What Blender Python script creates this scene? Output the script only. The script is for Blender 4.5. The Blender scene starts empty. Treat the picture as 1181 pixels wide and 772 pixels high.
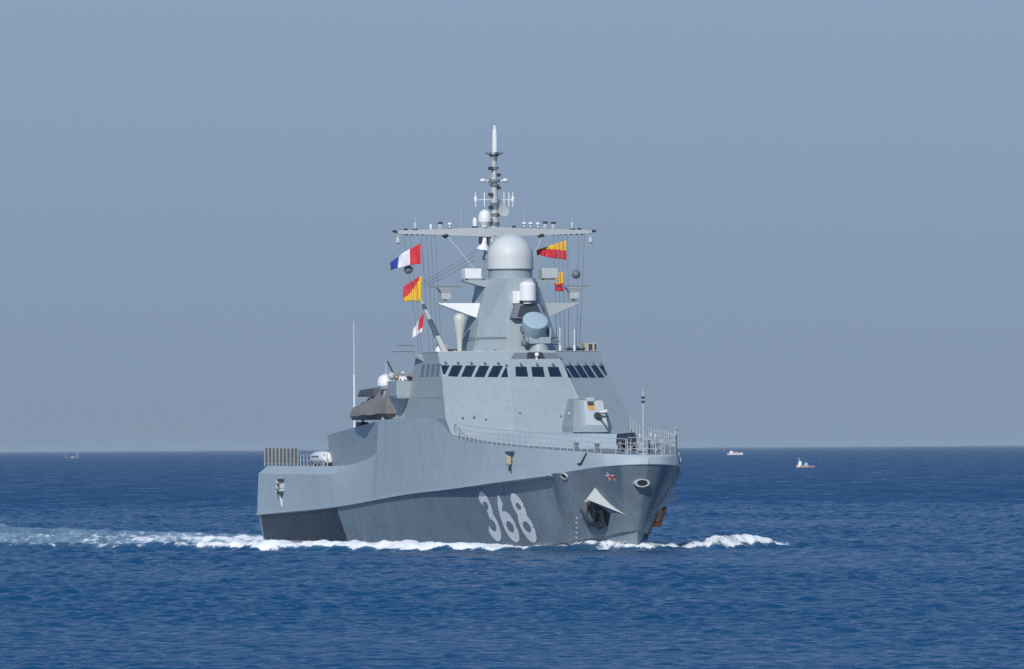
import bpy, bmesh, math, random
import numpy as np
from mathutils import Vector, Matrix, Euler

random.seed(7)
RNG = np.random.default_rng(7)
R = math.radians
SC = bpy.context.scene
COL = SC.collection

# ------------------------------------------------------------------ camera
ROLL = 0.0063
cam_d = bpy.data.cameras.new('camera')
cam = bpy.data.objects.new('camera', cam_d)
COL.objects.link(cam)
cam_d.sensor_fit = 'HORIZONTAL'
cam_d.sensor_width = 36.0
cam_d.lens = 36.0 * 15600.0 / 1181.0
cam_d.clip_start = 5.0
cam_d.clip_end = 250000.0
CAM_Z = 7.4
PITCH = math.atan((516.7 - 386.0) / 15600.0)
_w = Vector((0, math.cos(PITCH), math.sin(PITCH)))
_r0 = Vector((1, 0, 0)); _u0 = _r0.cross(_w)
_r = math.cos(ROLL) * _r0 - math.sin(ROLL) * _u0
_u = math.cos(ROLL) * _u0 + math.sin(ROLL) * _r0
cam.matrix_world = Matrix(((_r.x, _u.x, -_w.x, 0), (_r.y, _u.y, -_w.y, -1000.0), (_r.z, _u.z, -_w.z, CAM_Z), (0, 0, 0, 1)))
SC.camera = cam

# ------------------------------------------------------------------ ship heading
TH = R(14.5)                       # the bow points this far right of the viewer
PHI = -(math.pi / 2 - TH)          # heading of the ship as a z rotation
SHIP_X = -1.25
FWD = np.array([math.sin(TH), -math.cos(TH)])
STB = np.array([-math.cos(TH), -math.sin(TH)])

# ------------------------------------------------------------------ sun and sky
SUN_EL, SUN_REL = R(34), R(28)     # elevation; azimuth from the bow towards starboard
_h = math.cos(SUN_REL) * FWD + math.sin(SUN_REL) * STB
SUN_DIR = Vector((_h[0] * math.cos(SUN_EL), _h[1] * math.cos(SUN_EL), math.sin(SUN_EL)))
sun_d = bpy.data.lights.new('sun', 'SUN')
sun_d.energy = 3.15; sun_d.angle = R(0.5); sun_d.color = (1.0, 0.955, 0.89)
sun = bpy.data.objects.new('sun', sun_d); COL.objects.link(sun)
sun.rotation_euler = SUN_DIR.to_track_quat('Z', 'Y').to_euler()
sun.location = (0, -300, 300)
world = bpy.data.worlds.new('World'); SC.world = world; world.use_nodes = True
wn = world.node_tree.nodes; wl = world.node_tree.links
wn.clear()
sky = wn.new('ShaderNodeTexSky'); sky.sky_type = 'NISHITA'; sky.sun_disc = False
sky.sun_elevation = SUN_EL
sky.sun_rotation = math.atan2(SUN_DIR.x, SUN_DIR.y)
sky.altitude = 0; sky.air_density = 1.0; sky.dust_density = 0.6; sky.ozone_density = 3.0
tint = wn.new('ShaderNodeMix'); tint.data_type = 'RGBA'; tint.blend_type = 'MULTIPLY'
tint.inputs['Factor'].default_value = 1.0
tint.inputs['B'].default_value = (1.17, .99, .86, 1)
bg = wn.new('ShaderNodeBackground'); bg.inputs['Strength'].default_value = 0.098
wo = wn.new('ShaderNodeOutputWorld')
# hazy air: the band just over the horizon has the colour of the sky a little higher up
stc = wn.new('ShaderNodeTexCoord'); sadd = wn.new('ShaderNodeVectorMath'); sadd.operation = 'ADD'
sadd.inputs[1].default_value = (0, 0, 0.22)
snrm = wn.new('ShaderNodeVectorMath'); snrm.operation = 'NORMALIZE'
wl.new(stc.outputs['Generated'], sadd.inputs[0]); wl.new(sadd.outputs[0], snrm.inputs[0]); wl.new(snrm.outputs[0], sky.inputs['Vector'])
hz_up = wn.new('ShaderNodeMapRange'); hz_up.interpolation_type = 'SMOOTHSTEP'
hz_up.inputs['From Min'].default_value = 0.03; hz_up.inputs['From Max'].default_value = 0.35
htc = wn.new('ShaderNodeMix'); htc.data_type = 'RGBA'
htc.inputs['A'].default_value = (1.19, .975, .855, 1); htc.inputs['B'].default_value = (.62, .97, 1.24, 1)
wl.new(hz_up.outputs['Result'], htc.inputs['Factor']); wl.new(htc.outputs['Result'], tint.inputs['B'])
wl.new(sky.outputs[0], tint.inputs['A'])
ssep = wn.new('ShaderNodeSeparateXYZ'); wl.new(stc.outputs['Generated'], ssep.inputs[0]); wl.new(ssep.outputs['Z'], hz_up.inputs['Value'])
smr = wn.new('ShaderNodeMapRange'); smr.inputs['From Min'].default_value = 0.0; smr.inputs['From Max'].default_value = 0.045
smr.inputs['To Min'].default_value = .72; smr.inputs['To Max'].default_value = 1.05     # denser, darker marine layer low down
wl.new(ssep.outputs['Z'], smr.inputs['Value'])
smul = wn.new('ShaderNodeVectorMath'); smul.operation = 'SCALE'
wl.new(tint.outputs['Result'], smul.inputs[0]); wl.new(smr.outputs['Result'], smul.inputs['Scale'])
wl.new(smul.outputs[0], bg.inputs['Color'])
wl.new(bg.outputs[0], wo.inputs['Surface'])
SC.view_settings.view_transform = 'Standard'
SC.view_settings.look = 'None'
SC.view_settings.exposure = 0.0
SC.view_settings.gamma = 1.0
SC.render.engine = 'CYCLES'
SC.cycles.max_bounces = 5
SC.cycles.use_denoising = False
SC.cycles.denoiser = 'OPENIMAGEDENOISE'

# ------------------------------------------------------------------ materials
MATS = {}
def mat(name, col, rough=0.5, metal=0.0, var=0.06, scale=0.6, streak=0.0, dent=0.0, spec=0.5, seams=0.0, rust=0.0):
    """Principled paint with procedural mottling, run-down streaks and slightly buckled plating."""
    if name in MATS: return MATS[name]
    m = bpy.data.materials.new(name); m.use_nodes = True
    nt = m.node_tree; N = nt.nodes; L = nt.links
    b = N['Principled BSDF']
    b.inputs['Roughness'].default_value = rough; b.inputs['Metallic'].default_value = metal
    b.inputs['Specular IOR Level'].default_value = spec
    tc = N.new('ShaderNodeTexCoord')
    no = N.new('ShaderNodeTexNoise'); no.inputs['Scale'].default_value = scale; no.inputs['Detail'].default_value = 5
    L.new(tc.outputs['Object'], no.inputs['Vector'])
    rp = N.new('ShaderNodeMapRange')
    rp.inputs['From Min'].default_value = 0.3; rp.inputs['From Max'].default_value = 0.7
    rp.inputs['To Min'].default_value = 1 - var; rp.inputs['To Max'].default_value = 1 + var
    L.new(no.outputs['Fac'], rp.inputs['Value'])
    fac = rp.outputs['Result']
    if streak:
        mp = N.new('ShaderNodeMapping'); mp.inputs['Scale'].default_value = (1.7, 1.7, 0.09)
        L.new(tc.outputs['Object'], mp.inputs['Vector'])
        n2 = N.new('ShaderNodeTexNoise'); n2.inputs['Scale'].default_value = 1.6; n2.inputs['Detail'].default_value = 6
        L.new(mp.outputs['Vector'], n2.inputs['Vector'])
        r2 = N.new('ShaderNodeMapRange'); r2.inputs['From Min'].default_value = 0.35; r2.inputs['From Max'].default_value = 0.75
        r2.inputs['To Min'].default_value = 1 + streak * .5; r2.inputs['To Max'].default_value = 1 - streak
        L.new(n2.outputs['Fac'], r2.inputs['Value'])
        mu = N.new('ShaderNodeMath'); mu.operation = 'MULTIPLY'
        L.new(fac, mu.inputs[0]); L.new(r2.outputs['Result'], mu.inputs[1]); fac = mu.outputs[0]
    if seams:                      # welded plate edges, long plates laid along the ship
        sx = N.new('ShaderNodeSeparateXYZ'); cx = N.new('ShaderNodeCombineXYZ')
        L.new(tc.outputs['Object'], sx.inputs[0]); L.new(sx.outputs['X'], cx.inputs['X']); L.new(sx.outputs['Z'], cx.inputs['Y'])
        bk = N.new('ShaderNodeTexBrick'); bk.inputs['Scale'].default_value = 1.0
        bk.inputs['Brick Width'].default_value = 6.3; bk.inputs['Row Height'].default_value = 1.55
        bk.inputs['Mortar Size'].default_value = .035; bk.inputs['Mortar Smooth'].default_value = .6
        bk.inputs['Color1'].default_value = (1, 1, 1, 1); bk.inputs['Color2'].default_value = (1 - seams * .35,) * 3 + (1,)
        bk.inputs['Mortar'].default_value = (1 - seams,) * 3 + (1,)
        L.new(cx.outputs[0], bk.inputs['Vector'])
        bw_ = N.new('ShaderNodeRGBToBW'); L.new(bk.outputs['Color'], bw_.inputs[0])
        m3 = N.new('ShaderNodeMath'); m3.operation = 'MULTIPLY'
        L.new(fac, m3.inputs[0]); L.new(bw_.outputs[0], m3.inputs[1]); fac = m3.outputs[0]
    mx = N.new('ShaderNodeVectorMath'); mx.operation = 'SCALE'
    mx.inputs[0].default_value = col[:3]
    L.new(fac, mx.inputs['Scale'])
    out = mx.outputs['Vector']
    if rust:                       # thin rust runs down the plating
        mp3 = N.new('ShaderNodeMapping'); mp3.inputs['Scale'].default_value = (1.1, 1.1, 0.13)
        L.new(tc.outputs['Object'], mp3.inputs['Vector'])
        n3 = N.new('ShaderNodeTexNoise'); n3.inputs['Scale'].default_value = 1.3; n3.inputs['Detail'].default_value = 7
        L.new(mp3.outputs['Vector'], n3.inputs['Vector'])
        r3 = N.new('ShaderNodeMapRange'); r3.inputs['From Min'].default_value = .60; r3.inputs['From Max'].default_value = .78
        r3.inputs['To Max'].default_value = rust
        L.new(n3.outputs['Fac'], r3.inputs['Value'])
        mr3 = N.new('ShaderNodeMix'); mr3.data_type = 'RGBA'
        L.new(r3.outputs['Result'], mr3.inputs['Factor']); L.new(out, mr3.inputs['A']); mr3.inputs['B'].default_value = (.20, .12, .075, 1)
        out = mr3.outputs['Result']
    L.new(out, b.inputs['Base Color'])
    if dent:
        wv = N.new('ShaderNodeTexNoise'); wv.inputs['Scale'].default_value = 0.55; wv.inputs['Detail'].default_value = 1.5
        L.new(tc.outputs['Object'], wv.inputs['Vector'])
        bp = N.new('ShaderNodeBump'); bp.inputs['Strength'].default_value = 1.0; bp.inputs['Distance'].default_value = dent
        L.new(wv.outputs['Fac'], bp.inputs['Height']); L.new(bp.outputs['Normal'], b.inputs['Normal'])
    MATS[name] = m
    return m

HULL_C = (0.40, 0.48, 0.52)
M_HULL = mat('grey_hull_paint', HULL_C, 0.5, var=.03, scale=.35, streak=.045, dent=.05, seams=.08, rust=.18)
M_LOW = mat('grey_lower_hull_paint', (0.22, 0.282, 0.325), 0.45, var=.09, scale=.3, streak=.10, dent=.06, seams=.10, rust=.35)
M_SUP = mat('grey_superstructure_paint', (0.325, 0.385, 0.405), 0.5, var=.04, scale=.4, streak=.06, dent=.03, seams=.05, rust=.12)
M_LGREY = mat('pale_grey_paint', (0.46, 0.50, 0.50), 0.45, var=.03)
M_DECK = mat('deck_paint', (0.22, 0.26, 0.28), 0.8, var=.08)
M_WHITE = mat('white_paint', (0.80, 0.81, 0.80), 0.4, var=.03)
M_CREAM = mat('cream_radome', (0.56, 0.57, 0.52), 0.45, var=.03)
M_DOME = mat('grey_radome', (0.60, 0.63, 0.62), 0.5, var=.02)
M_DRUM = mat('blue_grey_radome', (0.36, 0.47, 0.52), 0.45, var=.02)
M_DARK = mat('dark_steel', (0.035, 0.045, 0.055), 0.5, var=.15)
M_MID = mat('mid_grey_steel', (0.16, 0.19, 0.21), 0.5, var=.12)
M_BLACK = mat('black_paint', (0.015, 0.018, 0.022), 0.5, var=.1)
M_EXH = mat('dark_exhaust_paint', (0.016, 0.026, 0.045), 0.5, var=.2, scale=.8, streak=.2, dent=.04)
M_BOOT = mat('dull_red_boot_topping', (0.13, 0.085, 0.09), 0.6, var=.15)
M_GLASS = mat('tinted_window_glass', (0.012, 0.026, 0.045), 0.12, var=.1, spec=.5)
M_RUST = mat('rusty_steel', (0.88, 0.34, 0.12), 0.8, var=.35, scale=2.5)
M_RUST2 = mat('dark_rusty_steel', (0.55, 0.19, 0.075), 0.8, var=.35, scale=2.5)
M_TAN = mat('tan_paint', (0.42, 0.36, 0.27), 0.6, var=.08)
M_TARP = mat('grey_brown_tarpaulin', (0.23, 0.22, 0.215), 0.85, var=.15, scale=1.2)
M_TARPD = mat('dark_tarpaulin', (0.09, 0.10, 0.115), 0.85, var=.15, scale=1.2)
M_RED = mat('red_cloth', (0.62, 0.035, 0.045), 0.8, var=.05)
M_BLUE = mat('blue_cloth', (0.02, 0.07, 0.33), 0.8, var=.05)
M_WCLOTH = mat('white_cloth', (0.78, 0.78, 0.82), 0.8, var=.03)
M_YEL = mat('yellow_cloth', (0.80, 0.47, 0.03), 0.8, var=.05)
M_NUM = mat('white_number_paint', (0.90, 0.92, 0.91), 0.5, var=.10, scale=2.5)
M_SKIN = mat('skin', (0.42, 0.24, 0.16), 0.6, var=.03)
M_NAVY = mat('navy_uniform', (0.015, 0.02, 0.045), 0.8, var=.1)
M_TEAL = mat('teal_paint', (0.15, 0.45, 0.50), 0.5, var=.05)
M_PINK = mat('faded_pink_paint', (0.60, 0.36, 0.33), 0.6, var=.1)
M_ORANGE = mat('orange_paint', (0.70, 0.20, 0.05), 0.6, var=.08)
M_HAZEBLUE = mat('haze_blue_tint', (0.10, 0.16, 0.26), 0.5, var=.05)  # distance haze is put into the far boats' colour
M_GOLD = mat('amber_coated_glass', (0.55, 0.33, 0.10), 0.35, var=.25, scale=3)

# ------------------------------------------------------------------ mesh building helpers
def xf(p):                      # (forward, starboard, up) -> object space
    return (p[0], -p[1], p[2])

class MB:
    """Collects shapes given in ship directions (forward, starboard, up) and links them as one mesh."""
    def __init__(s): s.v = []; s.f = []; s.mi = []; s.cur = 0
    def add(s, pts, faces):
        o = len(s.v); s.v += [tuple(map(float, p)) for p in pts]
        for f in faces: s.f.append([o + i for i in f]); s.mi.append(s.cur)
        return s
    def hexa(s, p):             # 8 points: bottom ring 4, top ring 4
        return s.add(p, [(0, 1, 2, 3), (4, 5, 6, 7), (0, 1, 5, 4), (1, 2, 6, 5), (2, 3, 7, 6), (3, 0, 4, 7)])
    def box(s, f, t, z):
        (a, b), (c, d), (e, g) = f, t, z
        return s.hexa([(a, c, e), (b, c, e), (b, d, e), (a, d, e), (a, c, g), (b, c, g), (b, d, g), (a, d, g)])
    def rings(s, rings, cap=True, close=True):
        n = len(rings[0]); o = len(s.v)
        for r in rings: s.v += [tuple(map(float, p)) for p in r]
        m = n if close else n - 1
        for i in range(len(rings) - 1):
            for j in range(m):
                k = (j + 1) % n
                s.f.append([o + i * n + j, o + i * n + k, o + (i + 1) * n + k, o + (i + 1) * n + j]); s.mi.append(s.cur)
        if cap and close:
            s.f.append([o + j for j in range(n)]); s.mi.append(s.cur)
            s.f.append([o + (len(rings) - 1) * n + j for j in range(n)]); s.mi.append(s.cur)
        return s
    def prism(s, poly, vec):    # planar polygon pushed along vec
        b = [tuple(np.add(p, vec)) for p in poly]
        return s.rings([poly, b])
    def tube(s, p0, p1, r0, r1=None, n=8):
        r1 = r0 if r1 is None else r1
        return s.lathe(p0, np.subtract(p1, p0), [(r0, 0), (r1, 1)], n)
    def path(s, pts, r, n=6):
        for a, b in zip(pts[:-1], pts[1:]): s.tube(a, b, r, r, n)
        return s
    def lathe(s, c, axis, prof, n=20):   # prof: (radius, fraction along axis)
        c = np.array(c, float); ax = np.array(axis, float); d = ax / np.linalg.norm(ax)
        t = np.array([0, 0, 1.]) if abs(d[2]) < .9 else np.array([1., 0, 0])
        a = np.cross(d, t); a /= np.linalg.norm(a); b = np.cross(d, a)
        return s.rings([[tuple(c + ax * h + max(r, 1e-4) * (math.cos(2 * math.pi * k / n) * a + math.sin(2 * math.pi * k / n) * b)) for k in range(n)] for r, h in prof])
    def ball(s, c, r, n=14, sq=(1, 1, 1)):
        rs = []
        for i in range(n // 2 + 1):
            th = math.pi * i / (n // 2)
            rr = max(math.sin(th), 1e-3) * r; z = -math.cos(th) * r
            rs.append([(c[0] + sq[0] * rr * math.cos(2 * math.pi * k / n), c[1] + sq[1] * rr * math.sin(2 * math.pi * k / n), c[2] + sq[2] * z) for k in range(n)])
        return s.rings(rs)
    def build(s, name, m, parent=None, origin=(0, 0, 0), smooth=30, bevel=0.0, place=True):
        me = bpy.data.meshes.new(name)
        o3 = np.array(origin, float)
        me.from_pydata([xf(np.array(p) - o3) for p in s.v], [], s.f)
        mats = m if isinstance(m, (list, tuple)) else [m]
        for x in mats: me.materials.append(x)
        me.polygons.foreach_set('material_index', s.mi)
        bm = bmesh.new(); bm.from_mesh(me)
        bmesh.ops.recalc_face_normals(bm, faces=bm.faces)
        bm.to_mesh(me); bm.free()
        if smooth:
            me.polygons.foreach_set('use_smooth', [True] * len(me.polygons))
            me.set_sharp_from_angle(angle=R(smooth))
        ob = bpy.data.objects.new(name, me); COL.objects.link(ob)
        if bevel:
            bv = ob.modifiers.new('bevel', 'BEVEL'); bv.width = bevel; bv.segments = 2; bv.limit_method = 'ANGLE'; bv.angle_limit = R(35)
        if parent is not None:
            ob.parent = parent; ob.location = xf(o3)
        elif place:
            put(ob, origin)
        return ob

def ship_to_world(p):
    q = p[0] * FWD + p[1] * STB
    return Vector((SHIP_X + q[0], q[1], p[2]))
def put(o, p):                  # a top-level thing standing on or hanging from the ship
    o.location = ship_to_world(p); o.rotation_euler = (0, 0, PHI)
    return o
def tag(o, label, cat, group=None, kind=None):
    if label: o['label'] = label
    if cat: o['category'] = cat
    if group: o['group'] = group
    if kind: o['kind'] = kind
    return o
def empty(name, label, cat, group=None):
    o = bpy.data.objects.new(name, None); COL.objects.link(o)
    o.empty_display_size = 0.5
    return tag(o, label, cat, group)
def copy_part(src, parent, p):  # a repeat of a part at another place on the ship
    o = src.copy(); COL.objects.link(o); o.parent = parent; o.location = xf(p)
    return o
def lerp(a, b, t): return np.array(a, float) * (1 - t) + np.array(b, float) * t

# ------------------------------------------------------------------ hull form  (#HULL)
def pchip(x, tx, ty):
    x = np.asarray(x, float); tx = np.array(tx, float); ty = np.array(ty, float)
    h = np.diff(tx); d = np.diff(ty) / h; m = np.zeros(len(tx))
    for i in range(1, len(tx) - 1):
        if d[i - 1] * d[i] > 0:
            w1, w2 = 2 * h[i] + h[i - 1], h[i] + 2 * h[i - 1]
            m[i] = (w1 + w2) / (w1 / d[i - 1] + w2 / d[i])
    m[0], m[-1] = d[0], d[-1]
    x = np.clip(x, tx[0], tx[-1]); i = np.clip(np.searchsorted(tx, x) - 1, 0, len(h) - 1)
    t = (x - tx[i]) / h[i]
    return ((2*t**3 - 3*t**2 + 1) * ty[i] + (t**3 - 2*t**2 + t) * h[i] * m[i] + (-2*t**3 + 3*t**2) * ty[i+1] + (t**3 - t**2) * h[i] * m[i+1])
def tab(x, *kv): return pchip(x, [k for k, _ in kv], [v for _, v in kv])
KB = lambda u: tab(u, (0,0.02),(.15,.75),(.5,1.45),(1,2.0),(2,2.75),(3.5,3.25),(5,3.65),(9,4.8),(13.5,5.65),(18,6.25),(26,6.85),(36,7.2),(62,7.2),(90,7.0))
CB = lambda u: tab(u, (0,0.05),(.3,.42),(1,.85),(2.75,1.5),(6,2.3),(10,3.1),(16.5,4.0),(24,5.0),(36,6.1),(55,6.6),(90,6.5))
ZC = lambda u: tab(u, (0,1.47),(2.75,1.16),(8,.72),(16.5,.05),(24,-.35),(36,-.5),(90,-.5))
ZK = lambda f: tab(f, (-47,2.48),(-21,3.12),(2.8,4.17),(13,4.5),(29.7,5.27),(34.3,5.52),(39.9,5.95),(43.4,6.18))
ZD = lambda f: tab(f, (-47,6.15),(-27,6.1),(-8.7,7.12),(-8.2,9.45),(0,9.6),(9,9.56),(11.2,9.5),(12.3,9.3),(13.8,8.35),(17,7.95),(22,7.72),(32,7.35),(38,7.1),(43.4,6.83))
TUM = lambda f: tab(f, (-47,.65),(-27,.75),(-9,.35),(-8.2,.28),(0,.26),(11,.26),(16,.22),(30,.15),(43.4,.12))
LEDGE = lambda f: np.interp(f, [-48, 8, 22, 33.6, 34.6, 44], [.08, .10, .34, .36, 0, 0])
def level(i, u):
    """half-breadth level i of the hull at distance u from the stem -> f, s, z"""
    u = np.asarray(u, float)
    fl, fa = [(38.6,-45), (39.9,-45.6), (40.1,-46), (40.19,-46), (43.3,-46.8), (43.4,-46.8), (43.35,-46.8), (43.15,-46.0)][i]
    f = fl + (fa - fl) * u / 90
    if i == 0: return f, CB(u) * .55, ZC(u) - 2.6
    if i == 1: return f, np.maximum(CB(u) * .80 - .25, .05), ZC(u) - 1.25
    if i == 2: return f, np.maximum(CB(u) - .22, .05), ZC(u) - .03
    if i == 3: return f, CB(u), ZC(u)
    if i == 4: return f, KB(u) - LEDGE(f), ZK(f) - np.interp(u, [0, 6, 12], [.04, .04, .1])
    if i == 5: return f, KB(u), ZK(f)
    if i == 6:
        zd, zk = ZD(f), ZK(f); g = np.interp(f, [-27, -8], [0, 1])
        a = (zd - .62, KB(u) - .12); zz = zk + (zd - zk) * .8
        return f, a[1] * (1 - g) + (KB(u) - TUM(f) * .8) * g, a[0] * (1 - g) + zz * g
    return f, KB(u) - TUM(f), ZD(f)
_UU = np.concatenate([np.linspace(0, 6, 121), np.linspace(6.1, 90, 840)])
def hull_s(f, z):
    """half-breadth of the hull side at (f, z)"""
    lv = [level(i, _UU) for i in (3, 4, 5, 7)]
    best = None
    for a, b in ((lv[0], lv[1]), (lv[2], lv[3])):
        t = (z - a[2]) / (b[2] - a[2]); ff = a[0] + (b[0] - a[0]) * t; ss = a[1] + (b[1] - a[1]) * t
        u = np.interp(-f, -ff, _UU); tt = np.interp(u, _UU, t)
        if -0.02 <= tt <= 1.02 or best is None: best = float(np.interp(u, _UU, ss))
        if tt <= 1.0: break
    return best
# ENDHULL

# ------------------------------------------------------------------ sea
CREST_P = ([0, 1, 2, 5, 9, 13, 20, 30, 75, 200], [.4, 2.0, 3.9, 7.5, 10.8, 13.4, 17, 21, 30, 62])
CREST = ([0, 3, 7, 13, 20, 30, 75, 200], [.4, 2.4, 6.2, 12.6, 17, 21, 30, 62])
def smooth01(x): x = np.clip(x, 0, 1); return x * x * (3 - 2 * x)
def make_sea():
    def axis(seg):
        out = [seg[0][0]]
        for a, b, st in seg:
            n = max(1, int(round((b - a) / st))); out += list(a + (b - a) * np.arange(1, n + 1) / n)
        return np.array(out)
    def grow(a, st, end, g):
        o = []; x = a
        while x < end: st *= g; x += st; o.append(x)
        o[-1] = end; return np.array(o)
    # rows of water by distance from the viewer's shore, columns fanning out: finer close by, coarser far away
    ds = axis([(380, 640, .16), (640, 860, .28), (860, 1560, .38), (1560, 1700, .5)])
    ds = np.concatenate([380 - grow(0, .5, 4000, 1.25)[::-1], ds, grow(1700, .6, 4200, 1.0009), grow(4200, 3.2, 22000, 1.0016), grow(22000, 30, 120000, 1.03)])
    t = np.concatenate([-grow(1, .006, 1500, 1.14)[::-1], np.linspace(-1, 1, 480), grow(1, .006, 1500, 1.14)])
    half_w = np.maximum(15, .0455 * np.abs(ds))
    X = half_w[:, None] * t[None, :]; Y = np.repeat((ds - 1000)[:, None], len(t), 1)
    dy = np.gradient(ds); dxr = half_w * 2 / 479
    Z = np.zeros_like(X)
    edge_t = smooth01((1.12 - np.abs(t)) / .1)
    jx = np.nonzero(edge_t > 0)[0]; sx = slice(jx[0], jx[-1] + 1)
    wind = R(255)
    ncomp = 130
    lam = np.exp(np.linspace(math.log(.32), math.log(30), ncomp)) * RNG.uniform(.96, 1.04, ncomp)
    slp = lambda l: .0435 * np.where(l < 1.0, 1.0, np.where(l < 4, (1.0 / l) ** .62, (1.0 / 4) ** .62 * (4 / l) ** 1.6))
    wts = smooth01(lam[:, None] / (2.0 * np.maximum(dxr, dy))[None] - 1)
    gain = np.clip(np.sqrt((slp(lam) ** 2).sum() / ((slp(lam)[:, None] * wts) ** 2).sum(0).clip(1e-9)), 1, 2.2)
    unres = np.sqrt(np.clip(1 - ((slp(lam)[:, None] * wts * gain) ** 2).sum(0) / (slp(lam) ** 2).sum(), 0, 1))
    for l in lam:
        k = 2 * math.pi / l
        a = wind + RNG.normal(0, .75)
        slope = float(slp(l))
        amp = slope / k
        w_ = smooth01(l / (2.0 * np.maximum(dxr, dy)) - 1)
        jy = np.nonzero(w_ > 0)[0]
        if len(jy) == 0: continue
        sy = slice(jy[0], jy[-1] + 1)
        ph = k * (math.cos(a) * X[sy, sx] + math.sin(a) * Y[sy, sx]) + RNG.uniform(0, 6.28)
        Z[sy, sx] += amp * np.sin(ph) * (w_ * gain)[sy, None] * edge_t[None, sx]
    sg = np.sqrt((Z[:, jx] ** 2).mean(1)).clip(1e-4)[:, None]
    Z -= .12 * np.clip(Z ** 2 / sg - sg, -1, 3 * sg)          # rounded chop
    # wind patches: calmer and rougher areas
    patch = 1 + .25 * np.sin(X / 23 + 1.3 + .6 * np.sin(Y / 70)) * np.sin(Y / 61 + .4) + .15 * np.sin(X / 9.1 + Y / 37)
    Z *= patch
    # --- waves and foam made by the ship
    P = np.stack([X - SHIP_X, Y], -1)
    F = P @ FWD; S = P @ STB; A = np.abs(S); q = 39.5 - F
    near = (np.abs(F) < 420) & (A < 130)
    sc = np.where(S > 0, np.interp(q, *CREST), np.interp(q, *CREST_P))
    sl = np.interp(q, [0, 13, 20, 30, 60], [.72, .72, .85, .9, .93])
    dn = (A - sc) * sl
    wob = .35 * np.sin(q * 1.3 + np.sign(S)) + .25 * np.sin(q * 2.9 + 1)
    dn = dn + wob
    amp = np.where(S > 0, np.interp(q, [.5, 4, 7, 11, 16, 24, 32, 45, 90, 160], [0, .3, .2, .36, .56, .60, .5, .40, .32, 0]),
                          np.interp(q, [.2, 1, 2.2, 4, 6, 9, 11.5, 14, 20, 40, 120], [0, .18, .28, .50, .85, .82, .6, .4, .3, .22, 0]))
    ridge = np.where(dn > 0, np.exp(-(dn / 1.1) ** 2), np.exp(-(dn / 2.6) ** 2))
    lump = 1 + .10 * np.sin(X * 2.1 + 1.7 * np.sin(Y * .9)) * np.sin(Y * 1.7) + .12 * np.sin(X * 4.7 + Y * 3.1)
    dz = amp * ridge * lump - .30 * amp * np.exp(-((dn - 3.2) / 1.8) ** 2)
    fo = np.where(S > 0, np.interp(q, [5.5, 7.5, 26, 32, 42, 90], [0, 1, 1, .85, .5, .3]), np.interp(q, [.1, .6, 2, 4.5, 5.5, 11, 13.5, 15.5], [.3, .7, .6, .68, 1, 1, .7, 0]))
    foam = fo * np.where(dn > 0, np.exp(-(dn / 1.0) ** 4), np.exp(-(np.abs(dn) / 3.6) ** 2))
    # hull wash
    hw = np.interp(F, [-47, -20, 4, 16, 24, 30, 36, 40], [6.4, 6.5, 6.0, 5.0, 4.0, 2.7, 1.1, .1])
    hd = A - hw
    al = (F < 40.5) & (F > -47)
    wash = np.where(al, np.exp(-(np.clip(hd, 0, 9) / np.interp(F, [26, 32, 38], [.8, 1.5, 1.6])) ** 2), 0) * np.interp(F, [-47, 10, 30, 40], [.8, .8, .75, .95])
    dz += np.where(al, np.interp(F, [-10, 15, 28, 34, 39], [.08, .16, .16, .36, .30]) * np.exp(-((hd - .5) / .8) ** 2) * lump, 0)
    foam = np.maximum(foam, wash)
    inner = np.where((F < 30) & (F > -47) & (hd > 0) & (dn < 0), .30, 0)
    foam = np.maximum(foam, inner)
    # stern wake
    g = -46.5 - F
    half = 7.0 + .085 * np.clip(g, 0, None)
    inside = smooth01((half - A) / 2.5) * smooth01(g / 1.5)
    churn = inside * np.exp(-np.clip(g, 0, None) / 330)
    wf = inside * (.75 * np.exp(-np.clip(g, 0, None) / 30) + .72 * np.exp(-np.clip(g, 0, None) / 190))
    foam = np.maximum(foam, wf)
    edge = (A - half - .9)
    er = np.where(edge > 0, np.exp(-(edge / 1.0) ** 2), np.exp(-(edge / 2.2) ** 2)) * smooth01(g / 3 + .9)
    dz += er * np.interp(g, [-6, 4, 40, 160], [.0, .42, .36, .12]) * lump - .22 * np.exp(-((edge - 3.0) / 1.8) ** 2) * smooth01(g / 4) * np.exp(-np.clip(g, 0, None) / 120)
    foam = np.maximum(foam, er * np.interp(g, [-6, 3, 20, 45, 90], [0, .85, .7, .4, .15]) * (g > -6))
    # lacy aerated water between the wake and the outer starboard wave
    lace = smooth01((S - 4) / 3) * smooth01((-22 - F) / 14) * smooth01(-dn / 1.5) * smooth01((S - half + 6) / 4)
    churn = np.maximum(churn, .75 * lace * (F > -400)); foam = np.maximum(foam, .50 * lace * np.exp(-np.clip(-60 - F, 0, None) / 160))
    # transverse humps in the wake
    dz += inside * .16 * np.sin(g * .55 + .12 * A) * np.exp(-np.clip(g, 0, None) / 70)
    rough_f = sum(np.sin(X * k1 + 1.9 * np.sin(Y * k2 + i)) * np.sin(Y * k1 * .9 + 1.7 * np.sin(X * k2) + i) for i, (k1, k2) in enumerate(((2.3, 1.1), (3.7, 1.9), (5.9, 2.7))))
    dz += np.clip(foam, 0, 1) * (.09 + .045 * np.abs(rough_f))
    Z += np.where(near, dz, 0)
    foam = np.where(near, foam, 0); churn = np.where(near, np.maximum(churn, .35 * foam), 0)
    ny, nx = X.shape
    me = bpy.data.meshes.new('sea')
    co = np.stack([X, Y, Z], -1).reshape(-1, 3).astype(np.float32)
    me.vertices.add(len(co)); me.vertices.foreach_set('co', co.ravel())
    idx = np.arange(ny * nx, dtype=np.int32).reshape(ny, nx)
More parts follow.
